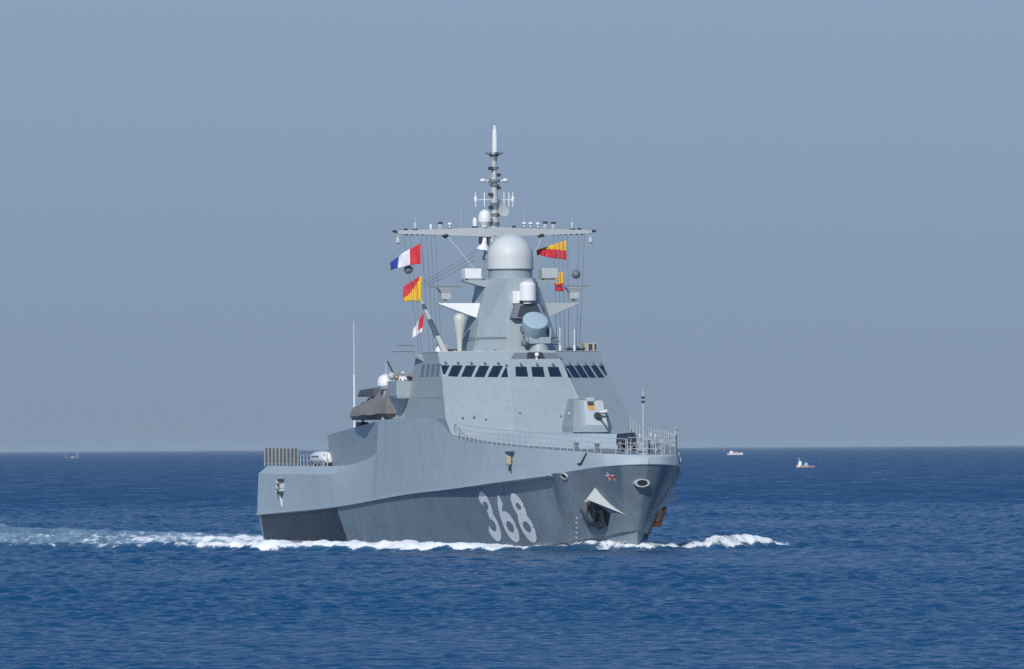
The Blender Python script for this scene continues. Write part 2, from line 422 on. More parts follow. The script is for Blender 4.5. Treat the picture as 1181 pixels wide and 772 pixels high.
    quads = np.stack([idx[:-1, :-1], idx[:-1, 1:], idx[1:, 1:], idx[1:, :-1]], -1).reshape(-1, 4)
    me.loops.add(quads.size); me.loops.foreach_set('vertex_index', quads.ravel())
    me.polygons.add(len(quads)); me.polygons.foreach_set('loop_start', np.arange(0, quads.size, 4, dtype=np.int32))
    me.polygons.foreach_set('use_smooth', np.ones(len(quads), bool))
    me.update(calc_edges=True)
    for nm, arr in (('foam', foam), ('churn', churn), ('ripple', np.repeat(unres[:, None], nx, 1))):
        at = me.attributes.new(nm, 'FLOAT', 'POINT'); at.data.foreach_set('value', arr.ravel().astype(np.float32))
    o = bpy.data.objects.new('sea', me); COL.objects.link(o); o['kind'] = 'structure'
    # --- water
    m = bpy.data.materials.new('sea_water'); m.use_nodes = True
    N = m.node_tree.nodes; L = m.node_tree.links; b = N['Principled BSDF']
    b.inputs['IOR'].default_value = 1.333; b.inputs['Specular IOR Level'].default_value = .8
    tc = N.new('ShaderNodeTexCoord')
    def noise(scale, detail, sx=1, sy=1, rough=.55):
        mp = N.new('ShaderNodeMapping'); mp.inputs['Scale'].default_value = (sx, sy, 1)
        L.new(tc.outputs['Object'], mp.inputs['Vector'])
        n = N.new('ShaderNodeTexNoise'); n.inputs['Scale'].default_value = scale; n.inputs['Detail'].default_value = detail
        n.inputs['Roughness'].default_value = rough
        L.new(mp.outputs['Vector'], n.inputs['Vector']); return n.outputs['Fac']
    def mth(op, a, c=None, clamp=False):
        n = N.new('ShaderNodeMath'); n.operation = op; n.use_clamp = clamp
        for i, v in enumerate((a, c)):
            if v is None: continue
            if isinstance(v, (int, float)): n.inputs[i].default_value = v
            else: L.new(v, n.inputs[i])
        return n.outputs[0]
    def ramp(v, a, c, lo=0, hi=1):
        n = N.new('ShaderNodeMapRange'); n.interpolation_type = 'SMOOTHSTEP'
        n.inputs['From Min'].default_value = a; n.inputs['From Max'].default_value = c
        n.inputs['To Min'].default_value = lo; n.inputs['To Max'].default_value = hi
        L.new(v, n.inputs['Value']); return n.outputs['Result']
    def mixc(f, a, c):
        n = N.new('ShaderNodeMix'); n.data_type = 'RGBA'
        L.new(f, n.inputs['Factor'])
        for k, v in (('A', a), ('B', c)):
            if isinstance(v, tuple): n.inputs[k].default_value = v
            else: L.new(v, n.inputs[k])
        return n.outputs['Result']
    fa = N.new('ShaderNodeAttribute'); fa.attribute_name = 'foam'
    ca = N.new('ShaderNodeAttribute'); ca.attribute_name = 'churn'
    fine = noise(1.1, 6, 1, .35, .62)
    # foam: the broken pattern lets water through where there is little of it
    fm = mth('ADD', fa.outputs['Fac'], mth('MULTIPLY', mth('SUBTRACT', fine, .5), 1.5))
    fmask = mth('MULTIPLY', ramp(fm, .42, .72), ramp(fa.outputs['Fac'], .03, .15))
    deep = mixc(noise(.02, 3), (0.002, 0.053, 0.136, 1), (0.002, 0.064, 0.166, 1))
    body = mixc(mth('MULTIPLY', ca.outputs['Fac'], ramp(noise(.30, 5, 1, .12, .65), .34, .66, .45, 1.2), True), deep, (0.34, 0.51, 0.57, 1))
    L.new(mixc(fmask, body, (0.86, 0.89, 0.90, 1)), b.inputs['Base Color'])
    gust = mth('ADD', mth('MULTIPLY', noise(.11, 4, 1, .10, .6), .6), mth('MULTIPLY', noise(.5, 3, 1, .08, .6), .4))   # cat's paws
    gust = ramp(gust, .36, .64)
    ra = N.new('ShaderNodeAttribute'); ra.attribute_name = 'ripple'      # waves too small for the mesh become roughness
    L.new(mth('MAXIMUM', ramp(fmask, 0, 1, .14, .85),
          mth('MULTIPLY', ramp(ra.outputs['Fac'], .1, 1, .14, .46), mth('ADD', .62, mth('MULTIPLY', gust, .76)))), b.inputs['Roughness'])
    h = mth('ADD', mth('MULTIPLY', noise(3.6, 6, 1, .8, .62), .13), mth('MULTIPLY', noise(1.1, 3, 1, .7), .16))
    bp = N.new('ShaderNodeBump'); bp.inputs['Strength'].default_value = 1.0; bp.inputs['Distance'].default_value = .8
    L.new(mth('MULTIPLY', ramp(ra.outputs['Fac'], .4, 1, 1, .25), ramp(fmask, 0, 1, 1, .3)), bp.inputs['Strength']); L.new(h, bp.inputs['Height']); L.new(bp.outputs['Normal'], b.inputs['Normal'])
    me.materials.append(m)
    return o
make_sea()

def make_spray():
    """Flecks and lumps of broken water thrown up along the breaking crests."""
    base = bmesh.new(); bmesh.ops.create_icosphere(base, subdivisions=1, radius=1)
    bv = np.array([v.co[:] for v in base.verts]); bf = np.array([[v.index for v in f.verts] for f in base.faces]); base.free()
    pts = []
    def add(f, s, z, r): pts.append((f, s, z, r))
    for _ in range(2600):       # starboard bow crest
        q = RNG.uniform(7.5, 33); sc = np.interp(q, *CREST)
        k = RNG.normal(0, .7); h = np.interp(q, [6, 10, 14, 26, 33], [.08, .28, .52, .56, .25])
        add(39.5 - q, sc - .5 + k, max(.02, h * math.exp(-(k / 1.1) ** 2) * RNG.uniform(.5, 1.15)), RNG.uniform(.03, .10))
    for _ in range(1100):       # port bow crest
        q = 2.2 + 11 * RNG.beta(1.9, 1.8); sc = np.interp(q, *CREST_P)
        k = RNG.normal(0, .55); h = np.interp(q, [.2, 1, 2.2, 4, 6, 9, 11.5, 14], [.1, .2, .3, .5, .9, .88, .6, .3])
        add(39.5 - q, -(sc - .25 + k), max(.02, h * math.exp(-(k / 1.0) ** 2) * RNG.uniform(.6, 1.12)), RNG.uniform(.03, .085))
    for _ in range(1700):        # water peeling off the stem
        q = RNG.uniform(.2, 7); sd = 1 if RNG.random() < .85 else -1
        hw = np.interp(39.5 - q, [30, 36, 40], [2.7, 1.1, .1])
        add(39.5 - q, sd * (hw + abs(RNG.normal(.1, .35))), RNG.uniform(0, 1) ** 2 * .7, RNG.uniform(.02, .08))
    for _ in range(2000):       # wash along the starboard side
        f = RNG.uniform(-46, 26); hw = np.interp(f, [-47, -20, 4, 16, 24, 30], [6.4, 6.5, 6.0, 5.0, 4.0, 2.7])
        add(f, hw + .2 + abs(RNG.normal(0, .6)), RNG.uniform(0, 1) ** 2 * .28, RNG.uniform(.03, .09))
    for _ in range(2000):       # stern
        g = RNG.exponential(11) + .3
        half = 7 + .085 * g
        e = RNG.random() < .5
        add(-46.5 - g, (half + RNG.normal(.5, .9)) if e else RNG.uniform(-half, half), RNG.uniform(0, 1) ** 2 * .42 * math.exp(-g / 30), RNG.uniform(.03, .08))
    n = len(pts); nv = len(bv)
    V = np.zeros((n, nv, 3)); Fs = np.zeros((n, len(bf), 3), int)
    for i, (f, s, z, r) in enumerate(pts):
        w = ship_to_world((f, s, z))
        V[i] = np.array(w) + bv * r * np.array([RNG.uniform(.8, 1.9), RNG.uniform(.8, 1.6), RNG.uniform(.5, .95)]) * RNG.uniform(.75, 1.25, (nv, 1))
        Fs[i] = bf + i * nv
    me = bpy.data.meshes.new('bow_wave_spray')
    me.from_pydata(V.reshape(-1, 3).tolist(), [], Fs.reshape(-1, 3).tolist())
    me.polygons.foreach_set('use_smooth', [True] * len(me.polygons))
    m = bpy.data.materials.new('sea_foam'); m.use_nodes = True
    b = m.node_tree.nodes['Principled BSDF']
    no = m.node_tree.nodes.new('ShaderNodeTexNoise'); no.inputs['Scale'].default_value = 3
    mr = m.node_tree.nodes.new('ShaderNodeMapRange'); mr.inputs['To Min'].default_value = .8; mr.inputs['To Max'].default_value = .92
    m.node_tree.links.new(no.outputs['Fac'], mr.inputs['Value']); m.node_tree.links.new(mr.outputs['Result'], b.inputs['Base Color'])
    b.inputs['Roughness'].default_value = .9
    tr = m.node_tree.nodes.new('ShaderNodeBsdfTranslucent'); tr.inputs[0].default_value = (.9, .93, .95, 1)
    ms = m.node_tree.nodes.new('ShaderNodeMixShader'); ms.inputs[0].default_value = .62
    m.node_tree.links.new(b.outputs[0], ms.inputs[1]); m.node_tree.links.new(tr.outputs[0], ms.inputs[2])
    m.node_tree.links.new(ms.outputs[0], m.node_tree.nodes['Material Output'].inputs['Surface'])
    me.materials.append(m)
    o = bpy.data.objects.new('bow_wave_spray', me); COL.objects.link(o)
    tag(o, 'white foam and spray breaking around the grey warship hull', 'sea foam', kind='stuff')
make_spray()

# ------------------------------------------------------------------ hazy sea air
HAZE = True
def make_haze():
    me = bpy.data.meshes.new('haze'); x, y0, y1, z0, z1 = 70000, -1400, 125000, -4, 36
    me.from_pydata([(-x, y0, z0), (x, y0, z0), (x, y1, z0), (-x, y1, z0), (-x, y0, z1), (x, y0, z1), (x, y1, z1), (-x, y1, z1)], [],
                   [(3, 2, 1, 0), (4, 5, 6, 7), (0, 1, 5, 4), (1, 2, 6, 5), (2, 3, 7, 6), (3, 0, 4, 7)])
    o = bpy.data.objects.new('haze', me); COL.objects.link(o); tag(o, None, None, kind='stuff')
    m = bpy.data.materials.new('sea_haze'); m.use_nodes = True; nt = m.node_tree; nt.nodes.clear()
    v = nt.nodes.new('ShaderNodeVolumePrincipled'); v.inputs['Color'].default_value = (.76, .92, 1.0, 1)
    v.inputs['Density'].default_value = 1.5e-5; v.inputs['Anisotropy'].default_value = 0.0
    out = nt.nodes.new('ShaderNodeOutputMaterial'); nt.links.new(v.outputs[0], out.inputs['Volume'])
    me.materials.append(m)
if HAZE: make_haze()

# ------------------------------------------------------------------ the warship
ship = empty('warship', 'grey naval patrol ship numbered 368 steaming towards the viewer', 'warship')
ship.location = (SHIP_X, 0, 0); ship.rotation_euler = (0, 0, PHI)

# hull
US = np.concatenate([[0, .04, .1, .18, .3, .45, .65, .9, 1.2, 1.6, 2.0, 2.5, 3.0, 3.6, 4.3, 5, 6], np.arange(7, 26, 1.0), np.arange(26, 36, .4), np.arange(36, 50.1, 2.0), np.arange(51, 53.5, .2), np.arange(54, 91, 2.0)])
LV = [np.stack(level(i, US), -1) for i in range(8)]
hb = MB()
for sgn in (1, -1):
    grids = [LV[i] * np.array([1, sgn, 1]) for i in range(8)]
    o = len(hb.v); n = len(US)
    for g_ in grids: hb.v += [tuple(p) for p in g_]
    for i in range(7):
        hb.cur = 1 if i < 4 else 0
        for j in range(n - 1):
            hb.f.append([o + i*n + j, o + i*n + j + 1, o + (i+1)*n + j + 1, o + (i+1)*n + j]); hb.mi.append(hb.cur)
n = len(US); oS, oP = 0, 8 * n
hb.cur = 2
for j in range(n - 1):          # deck, bottom
    hb.f.append([oS + 7*n + j, oS + 7*n + j + 1, oP + 7*n + j + 1, oP + 7*n + j]); hb.mi.append(2)
    hb.f.append([oS + j, oS + j + 1, oP + j + 1, oP + j]); hb.mi.append(1)
for i in range(7):              # transom and stem strip
    for j in (n - 1, 0):
        hb.f.append([oS + i*n + j, oS + (i+1)*n + j, oP + (i+1)*n + j, oP + i*n + j]); hb.mi.append(0 if i >= 4 else 1)
hull = hb.build('hull', [M_HULL, M_LOW, M_DECK], ship, smooth=28)

def strip_on_hull(poly2, off, name, m, parent, thick=0.0):
    """poly2: list of quads in (f, z); laid on the starboard side"""
    mb = MB()
    for quad in poly2:
        mb.add([(f, hull_s(f, z) + off, z) for f, z in quad], [tuple(range(len(quad)))])
    return mb.build(name, m, parent, smooth=60)

# rubbing strakes along the knuckle
for sgn in (1, -1):
    rings = []
    for u in np.linspace(9.05, 90, 90):
        f, s, z = [float(v) for v in level(5, u)]
        rings.append([(f, sgn * (s - .34), z + .04), (f, sgn * (s + .07), z + .02), (f, sgn * (s + .09), z - .12), (f, sgn * (s - .34), z - .2)])
    MB().rings(rings).build('rubbing_strake', M_HULL, hull, smooth=20)

# painted areas on the starboard side
def side_patch(f0, f1, zlo, zhi, nf, nz, slant=0.0):
    q = []
    for i in range(nf):
        for j in range(nz):
            def P(a, b):
                t = b / nz; f = f0 + (f1 - f0) * a / nf
                z0, z1 = zlo(f), zhi(f)
                ff = f + (slant * (1 - t) if a == nf else 0)
                return (ff, z0 + (z1 - z0) * t)
            q.append([P(i, j), P(i + 1, j), P(i + 1, j + 1), P(i, j + 1)])
    return q
strip_on_hull(side_patch(-45.9, -20.6, lambda f: .42, lambda f: ZK(f) - .20, 26, 4, 2.0), .02, 'exhaust_patch', M_EXH, hull)
strip_on_hull(side_patch(-45.8, -18.0, lambda f: -.3, lambda f: .36, 26, 2), .024, 'boot_topping', M_BOOT, hull)
strip_on_hull(side_patch(-45.8, -18.0, lambda f: .36, lambda f: .42, 26, 1), .028, 'waterline_stripe', M_LGREY, hull)

# hull number 368: brush strokes of constant pen shape in (across, up) units, laid on the flared bow
def stroke_quads(cl, wid, n=40):
    cl = np.array(cl, float); d = np.diff(cl, axis=0); L_ = np.concatenate([[0], np.cumsum(np.hypot(d[:, 0], d[:, 1]))])
    t = np.linspace(0, L_[-1], n); x = np.interp(t, L_, cl[:, 0]); y = np.interp(t, L_, cl[:, 1])
    tx = np.gradient(x); ty = np.gradient(y); ln = np.hypot(tx, ty) + 1e-9
    nx, ny = -ty / ln, tx / ln
    a = np.stack([x + nx * wid / 2, y + ny * wid / 2], -1); b = np.stack([x - nx * wid / 2, y - ny * wid / 2], -1)
    return [[a[i], b[i], b[i + 1], a[i + 1]] for i in range(n - 1)]
def arc(cx, cy, rx, ry, a0, a1, n=24):
    return [(cx + rx * math.cos(R(a0 + (a1 - a0) * i / n)), cy + ry * math.sin(R(a0 + (a1 - a0) * i / n))) for i in range(n + 1)]
W_ = .225
G3 = [arc(.5, .755, .31, .205, 165, -100) + arc(.5, .31, .37, .25, 100, -165)]
G6 = [arc(.5, .28, .36, .24, 0, 360), [(.15, .30)] + arc(.78, .34, .63, .58, 178, 108)]
G8 = [arc(.5, .74, .29, .19, 0, 360), arc(.5, .28, .36, .24, 0, 360)]
num_dig = []
NUM_F = {'3': 18.7, '6': 21.9, '8': 24.9}
for ch, gl in (('3', G3), ('6', G6), ('8', G8)):
    mb = MB(); k = 0
    for st in gl:
        for quad in stroke_quads(st, W_, 44):
            pts = []
            for gx, gy in quad:
                f = NUM_F[ch] + gx * 2.5; z = .80 + gy * 3.22
                pts.append((f, hull_s(f, z) + .02 + .004 * k, z))
            mb.add(pts, [(0, 1, 2, 3)])
        k += 1
    mb.build('hull_number', M_NUM, hull, smooth=60)

# ------------------------------------------------------------------ superstructure
def half_poly(fa, sa, fc, b, f0, c, z):
    return [(fa, sa, z), (fc, b, z), (f0, c, z), (f0, -c, z), (fc, -b, z), (fa, -sa, z)]
sup = MB().rings([half_poly(-.6, 6.7, 14.9, 6.72, 18.3, 3.2, 7.2), half_poly(-.2, 6.93, 12.3, 6.93, 16.0, 2.8, 9.55), half_poly(.2, 6.4, 9.2, 6.4, 12.94, 2.2, 12.47),
                  half_poly(.4, 6.12, 6.9, 6.12, 10.75, 1.8, 14.45)]).build('superstructure', M_SUP, ship, smooth=12)
# roof coaming and deck line round the bridge top
rc = MB()
top = half_poly(.4, 6.12, 6.9, 6.12, 10.75, 1.8, 14.45)
for a, b in zip(top, top[1:] + top[:1]):
    rc.tube((a[0], a[1], 14.46), (b[0], b[1], 14.46), .05, n=6)
rc.build('roof_edge', M_LGREY, sup)
# mid part of the deckhouse running aft from the bridge, tapering down
MB().hexa([(-8.1, 6.6, 9.0), (1.7, 6.7, 9.0), (1.7, -6.7, 9.0), (-8.1, -6.6, 9.0),
           (-7.9, 6.5, 9.68), (-.1, 6.6, 9.80), (-.1, -6.6, 9.80), (-7.9, -6.5, 9.68)]).build('side_plating', M_HULL, sup, smooth=0)
MB().hexa([(-3.6, 6.82, 9.6), (1.2, 6.82, 9.6), (1.2, -6.82, 9.6), (-3.6, -6.82, 9.6),
           (-2.3, 6.52, 11.1), (1.2, 6.52, 11.1), (1.2, -6.52, 11.1), (-2.3, -6.52, 11.1)]).build('stepped_bulkhead', M_HULL, sup, smooth=0)

def quad_slab(name, pts, m, parent, out=.02, thick=.03, smooth=0):
    p = np.array(pts, float); nrm = np.cross(p[1] - p[0], p[-1] - p[0]); nrm /= np.linalg.norm(nrm)
    c = p.mean(0)
    if nrm[0] * max(c[0] - 3, 0.01) + nrm[1] * c[1] < 0: nrm = -nrm
    return MB().prism([tuple(q + nrm * (out - thick)) for q in p], nrm * thick).build(name, m, parent, smooth=smooth)
WIN = [
 [(8.1,6.18,13.47),(8.6,5.66,13.45),(9.01,6.1,12.82),(8.89,6.24,12.82)],
 [(8.76,5.48,13.45),(9.33,4.85,13.44),(9.9,5.4,12.62),(9.34,5.97,12.66)],
 [(9.52,4.66,13.42),(10.09,4.03,13.42),(10.68,4.57,12.59),(10.1,5.18,12.62)],
 [(10.3,3.83,13.4),(10.84,3.23,13.39),(11.43,3.76,12.57),(10.86,4.36,12.59)],
 [(11.05,3.0,13.39),(11.59,2.4,13.38),(12.16,2.95,12.56),(11.59,3.56,12.58)],
 [(11.88,2.3,13.23),(11.96,2.2,13.23),(12.74,2.31,12.55),(12.34,2.75,12.56)],
 [(12.01,1.58,13.31),(12.02,.75,13.31),(12.82,.83,12.58),(12.8,1.76,12.6)],
 [(12.04,.39,13.29),(12.04,-.49,13.28),(12.85,-.42,12.55),(12.82,.5,12.57)],
 [(12.04,-.84,13.28),(12.05,-1.65,13.28),(12.84,-1.72,12.56),(12.83,-.81,12.57)],
 [(11.96,-2.19,13.23),(11.92,-2.25,13.23),(12.63,-2.52,12.52),(12.95,-2.16,12.52)],
 [(11.63,-2.38,13.37),(11.07,-3.0,13.37),(11.89,-3.35,12.52),(12.47,-2.69,12.52)],
 [(10.91,-3.18,13.37),(10.36,-3.8,13.37),(11.2,-4.12,12.52),(11.76,-3.49,12.52)],
 [(10.2,-3.98,13.37),(9.69,-4.55,13.37),(10.52,-4.88,12.52),(11.05,-4.29,12.52)],
 [(9.48,-4.78,13.37),(8.97,-5.35,13.37),(9.77,-5.72,12.52),(10.28,-5.15,12.52)],
 [(8.76,-5.59,13.37),(8.36,-6.03,13.37),(9.22,-6.09,12.67),(9.35,-5.94,12.67)]]
for w in WIN:
    quad_slab('window', w, M_GLASS, sup, .03, .05)
    t = (np.array(w[0]) + np.array(w[1])) / 2
    MB().box((t[0] - .06, t[0] + .16), (t[1] - .06, t[1] + .06), (t[2] + .18, t[2] + .30)).build('window_lamp', M_MID, sup)
M_GLASS2 = mat('pale_window_glass', (0.10, 0.15, 0.19), 0.15, var=.1)
for i in range(4):
    a = 2.65 + 1.52 * i
    quad_slab('side_window', [(a, 6.245, 13.6), (a + .95, 6.245, 13.6), (a + .93, 6.375, 12.69), (a, 6.375, 12.69)], M_GLASS2, sup, .02, .04)
# panel seams on the raked front
for sgn in (1, -1):
    MB().tube((10.77, sgn * 1.8, 14.4), (12.96, sgn * 2.2, 12.47), .025, n=5).tube((12.96, sgn * 2.2, 12.47), (16.02, sgn * 2.8, 9.55), .025, n=5).build('seam', M_LGREY, sup)
# recess with a camera at the top of the front face
quad_slab('camera_recess', [(10.86, 1.35, 14.34), (10.86, -1.75, 14.34), (11.36, -2.2, 13.88), (11.36, 1.75, 13.88)], M_MID, sup, .02, .03)
quad_slab('recess_opening', [(10.84, .35, 14.36), (10.84, -.75, 14.36), (11.36, -.85, 13.9), (11.36, .55, 13.9)], M_DARK, sup, .035, .03)
MB().tube((11.35, -.2, 13.75), (11.35, -.2, 14.1), .08).ball((11.45, -.2, 14.2), .17).build('camera_pod', M_WHITE, sup)
# narrow ledge, vents and lamps on the deckhouse sides and front
for sgn in (1, -1):
    MB().tube((.6, sgn * 6.63, 11.12), (10.1, sgn * 6.65, 11.12), .035, n=5).build('side_moulding', M_SUP, sup)
    MB().box((3.4, 3.9), (sgn * 6.62, sgn * 6.72), (10.2, 10.75)).build('vent_cover', M_MID, sup, bevel=.03)
for f, s, z in ((13.3, 5.9, 9.62), (14.6, 4.5, 9.5), (15.6, 2.2, 9.95), (13.9, 5.2, 9.66), (15.9, -.8, 9.7)):
    MB().box((f - .12, f + .12), (s - .05, s + .05), (z - .06, z + .06)).build('front_lamp', M_MID, sup)
# raised casing on the foredeck under the gun
MB().rings([[(14, 6.2, 7.4), (26, 5.0, 7.3), (33.5, 2.9, 7.1), (33.5, -2.9, 7.1), (26, -5.0, 7.3), (14, -6.2, 7.4)],
            [(15, 5.2, 8.5), (26, 3.6, 8.46), (31.5, 2.0, 8.35), (31.5, -2.0, 8.35), (26, -3.6, 8.46), (15, -5.2, 8.5)]]).build('foredeck_casing', M_HULL, ship, smooth=0)

# aft deckhouse with the darker overhanging side
MB().hexa([(-29.4, 5.35, 6.0), (-8.05, 6.2, 6.3), (-8.05, -6.2, 6.3), (-29.4, -5.35, 6.0),
           (-27.6, 6.1, 8.45), (-8.25, 6.93, 9.46), (-8.25, -6.93, 9.46), (-27.6, -6.1, 8.45)]).build('aft_deckhouse', M_HULL, ship, smooth=0)

# bridge wings
for sgn in (1, -1):
    w = MB()
    w.hexa([(-2.3, sgn * 5.9, 11.12), (.28, sgn * 5.9, 11.12), (.28, sgn * 7.55, 11.12), (-2.3, sgn * 7.55, 11.12),
            (-2.3, sgn * 5.9, 11.25), (.28, sgn * 5.9, 11.25), (.28, sgn * 7.6, 11.25), (-2.3, sgn * 7.6, 11.25)])
    w.box((.2, .3), (sgn * 6.2, sgn * 7.62), (11.252, 12.38))
    w.box((-2.4, -2.3), (sgn * 6.2, sgn * 7.62), (11.252, 12.38))
    w.box((-2.298, .198), (sgn * 7.52, sgn * 7.62), (11.252, 12.38))
    bw = w.build('bridge_wing', M_SUP, ship, smooth=0)
    MB().add([(.1, sgn * 6.5, 11.1), (.1, sgn * 7.5, 11.1), (-2.2, sgn * 7.5, 11.1), (-2.2, sgn * 6.5, 11.1), (-1.75, sgn * 6.78, 9.75), (-2.25, sgn * 6.78, 9.75)],
             [(0, 1, 4), (1, 2, 5, 4), (2, 3, 5), (0, 4, 5, 3), (0, 1, 2, 3)]).build('bracket', M_HULL, bw, smooth=0)

# ------------------------------------------------------------------ mast tower and its sensors
tw = MB().rings([half_poly(2.0, 3.3, 6.4, 3.33, 8.9, 1.55, 14.44), half_poly(2.3, 1.98, 5.0, 2.0, 7.55, 1.0, 19.55),
                 half_poly(2.4, 1.7, 4.9, 1.85, 7.3, .95, 19.85)]).build('mast_tower', M_SUP, ship, smooth=12)
dome = [(1.70, 0)]
for i in range(13):
    a = math.pi / 2 * i / 12
    dome.append((1.70 * math.cos(a), (1.55 + 1.70 * math.sin(a)) / 3.25))
MB().lathe((4.63, 0, 19.84), (0, 0, .72), [(1.62, 0), (1.62, 1)], 32).build('radome_base', M_SUP, tw)
MB().lathe((4.63, 0, 20.52), (0, 0, .06), [(1.74, 0), (1.74, 1)], 32).build('radome_flange', M_MID, tw)
dm = [(1.69, 0), (1.70, .32)] + [(1.70 * math.cos(math.pi / 2 * i / 14), .32 + .68 * math.sin(math.pi / 2 * i / 14)) for i in range(1, 15)]
MB().lathe((4.63, 0, 20.58), (0, 0, 2.55), dm, 40).build('radome', M_DOME, tw, smooth=50)
for sgn in (1, -1):
    # upper platforms with white boxes
    MB().hexa([(3.7, sgn * 1.8, 19.15), (5.3, sgn * 1.8, 19.15), (5.0, sgn * 3.6, 19.66), (4.0, sgn * 3.6, 19.66),
               (3.7, sgn * 1.6, 19.74), (5.3, sgn * 1.6, 19.74), (5.0, sgn * 3.65, 19.74), (4.0, sgn * 3.65, 19.74)]).build('upper_platform', M_SUP, tw, smooth=0)
    bx = MB().box((3.9, 5.1), (sgn * 2.3, sgn * 3.55), (19.84, 20.6))
    bx.box((4.0, 4.2), (sgn * 2.5, sgn * 3.3), (19.74, 19.84)).box((4.8, 5.0), (sgn * 2.5, sgn * 3.3), (19.74, 19.84))
    bx.build('antenna_box', M_WHITE if sgn > 0 else M_LGREY, tw, smooth=30, bevel=.08)
    # lower platforms
    MB().hexa([(3.2, sgn * 2.4, 16.95), (4.9, sgn * 2.55, 16.95), (4.3, sgn * 5.35, 18.0), (3.6, sgn * 5.35, 18.0),
               (3.2, sgn * 2.2, 18.06), (4.9, sgn * 2.2, 18.06), (4.3, sgn * 5.45, 18.07), (3.6, sgn * 5.45, 18.07)]).build('side_platform', M_WHITE if sgn > 0 else M_LGREY, tw, smooth=0)  # starboard copy is whiter, its sunlit look put into the paint
    # navigation radar with a bar scanner
    s0 = sgn * (4.8 if sgn > 0 else 4.95)
    nr = MB().tube((4, s0, 18.07), (4, s0, 18.35), .14).box((3.6, 4.4), (s0 - .35, s0 + .35), (18.35, 18.82)).hexa(
        [(3.7, s0 - .35, 18.82), (4.3, s0 - .35, 18.82), (4.3, s0 + .35, 18.82), (3.7, s0 + .35, 18.82),
         (3.5, s0 - .6, 19.2), (4.5, s0 - .6, 19.2), (4.5, s0 + .6, 19.2), (3.5, s0 + .6, 19.2)]).build('navigation_radar', M_LGREY, tw, bevel=.03)
    MB().hexa([(3.9, s0 - 1.2, 19.22), (4.12, s0 - 1.2, 19.22), (4.12, s0 + 1.2, 19.22), (3.9, s0 + 1.2, 19.22),
               (3.9, s0 - 1.2, 19.34), (4.08, s0 - 1.2, 19.34), (4.08, s0 + 1.2, 19.34), (3.9, s0 + 1.2, 19.34)]).build('scanner_bar', M_MID, nr)
# white conical antenna on the starboard side
MB().lathe((4.9, 3.95, 14.46), (0, 0, 2.85), [(.17, 0), (.2, .25), (.3, .5), (.46, .78), (.47, .88), (.36, .96), (.15, 1)], 18).build('cone_antenna', M_CREAM, ship)
# fire-control radar drum on its pedestal
dp = MB().lathe((10.0, -.75, 14.46), (0, 0, .55), [(.75, 0), (.6, 1)], 18).box((9.2, 10.6), (-1.5, .15), (15.0, 15.5))
dp.box((9.4, 10.4), (.15, .35), (15.1, 16.3)).box((9.4, 10.4), (-1.6, -1.45), (15.1, 16.2)).build('drum_pedestal', M_SUP, ship, bevel=.04)
MB().tube((10.55, .4, 15.1), (10.55, -2.2, 15.2), .05).ball((10.5, .5, 15.05), .26).box((10.2, 10.5), (.4, .75), (15.9, 16.3)).build('drum_fitting', M_MID, ship)
MB().lathe((9.6, -.35, 15.65), (1.0, 0, 1.12), [(.68, 0), (.88, .12), (.94, .25), (.94, .95), (.90, .985), (.82, 1.0)], 32).build('fire_control_radar', M_DRUM, ship, smooth=35)
# white optical pod on a shelf of the tower front
sh = MB().hexa([(7.0, 1.35, 16.9), (8.9, .9, 16.9), (8.9, -1.55, 16.9), (7.0, -1.7, 16.9), (7.0, 1.0, 17.95), (8.2, .55, 17.95), (8.2, -1.3, 17.95), (7.0, -1.3, 17.95)]).build('sensor_shelf', M_MID, tw, smooth=0)
MB().lathe((8.3, -.35, 17.96), (0, 0, 1.7), [(.35, 0), (.35, .12), (.62, .14), (.62, .8), (.52, .9), (.2, 1)], 24).box((7.4, 8.2), (.25, .75), (18.0, 18.9)).build('optical_pod', M_WHITE, tw)
quad_slab('shelf_opening', [(8.32, .2, 17.8), (8.32, -1.1, 17.8), (8.85, -1.3, 17.0), (8.85, .6, 17.0)], M_DARK, sh, .06, .05)
# tower hand rails
for sgn in (1, -1):
    MB().tube((6.5, sgn * 3.15, 15.5), (8.85, sgn * 1.45, 15.5), .03, n=5).build('hand_rail', M_MID, tw)
    MB().tube((2.6, sgn * 3.2, 15.5), (6.4, sgn * 3.2, 15.5), .03, n=5).build('hand_rail', M_MID, tw)

# pole mast, yardarm and antennas
lm = MB()
legs = [(-.35, -.35), (-.35, .35), (.4, .0)]
for f, s in legs: lm.tube((f - .3, s * 1.6 + .45, 19.6), (f, s * .8 + .1, 23.2), .07, n=6)
for k in range(6):
    z = 19.9 + k * .55
    for (a, b) in ((0, 1), (1, 2), (2, 0)):
        lm.tube((legs[a][0] - .2, legs[a][1] * 1.4 + .3, z), (legs[b][0] - .2, legs[b][1] * 1.4 + .3, z + .5), .035, n=5)
lm.box((-1.6, 2.4), (-1.2, 1.2), (14.45, 19.7)).build('mast_trunk', M_SUP, ship, smooth=20)
pm = MB().lathe((0, 0, 22.6), (0, 0, 6.7), [(.42, 0), (.34, .15), (.27, .45), (.2, .8), (.2, 1)], 12).build('pole_mast', M_LGREY, ship)
MB().lathe((0, -.07, 29.25), (0, 0, 2.0), [(.2, 0), (.22, .08), (.2, .5), (.18, .84), (.11, .86), (.11, .99), (.06, 1)], 12).build('top_antenna', M_WHITE, pm)
ya = MB()
for sgn in (1, -1):
    ya.hexa([(-.35, 0, 23.0), (.35, 0, 23.0), (.16, sgn * 7.4, 23.26), (-.16, sgn * 7.4, 23.26),
             (-.35, 0, 23.72), (.35, 0, 23.72), (.16, sgn * 7.4, 23.48), (-.16, sgn * 7.4, 23.48)])
yard = ya.build('yardarm', M_LGREY, ship, smooth=0)
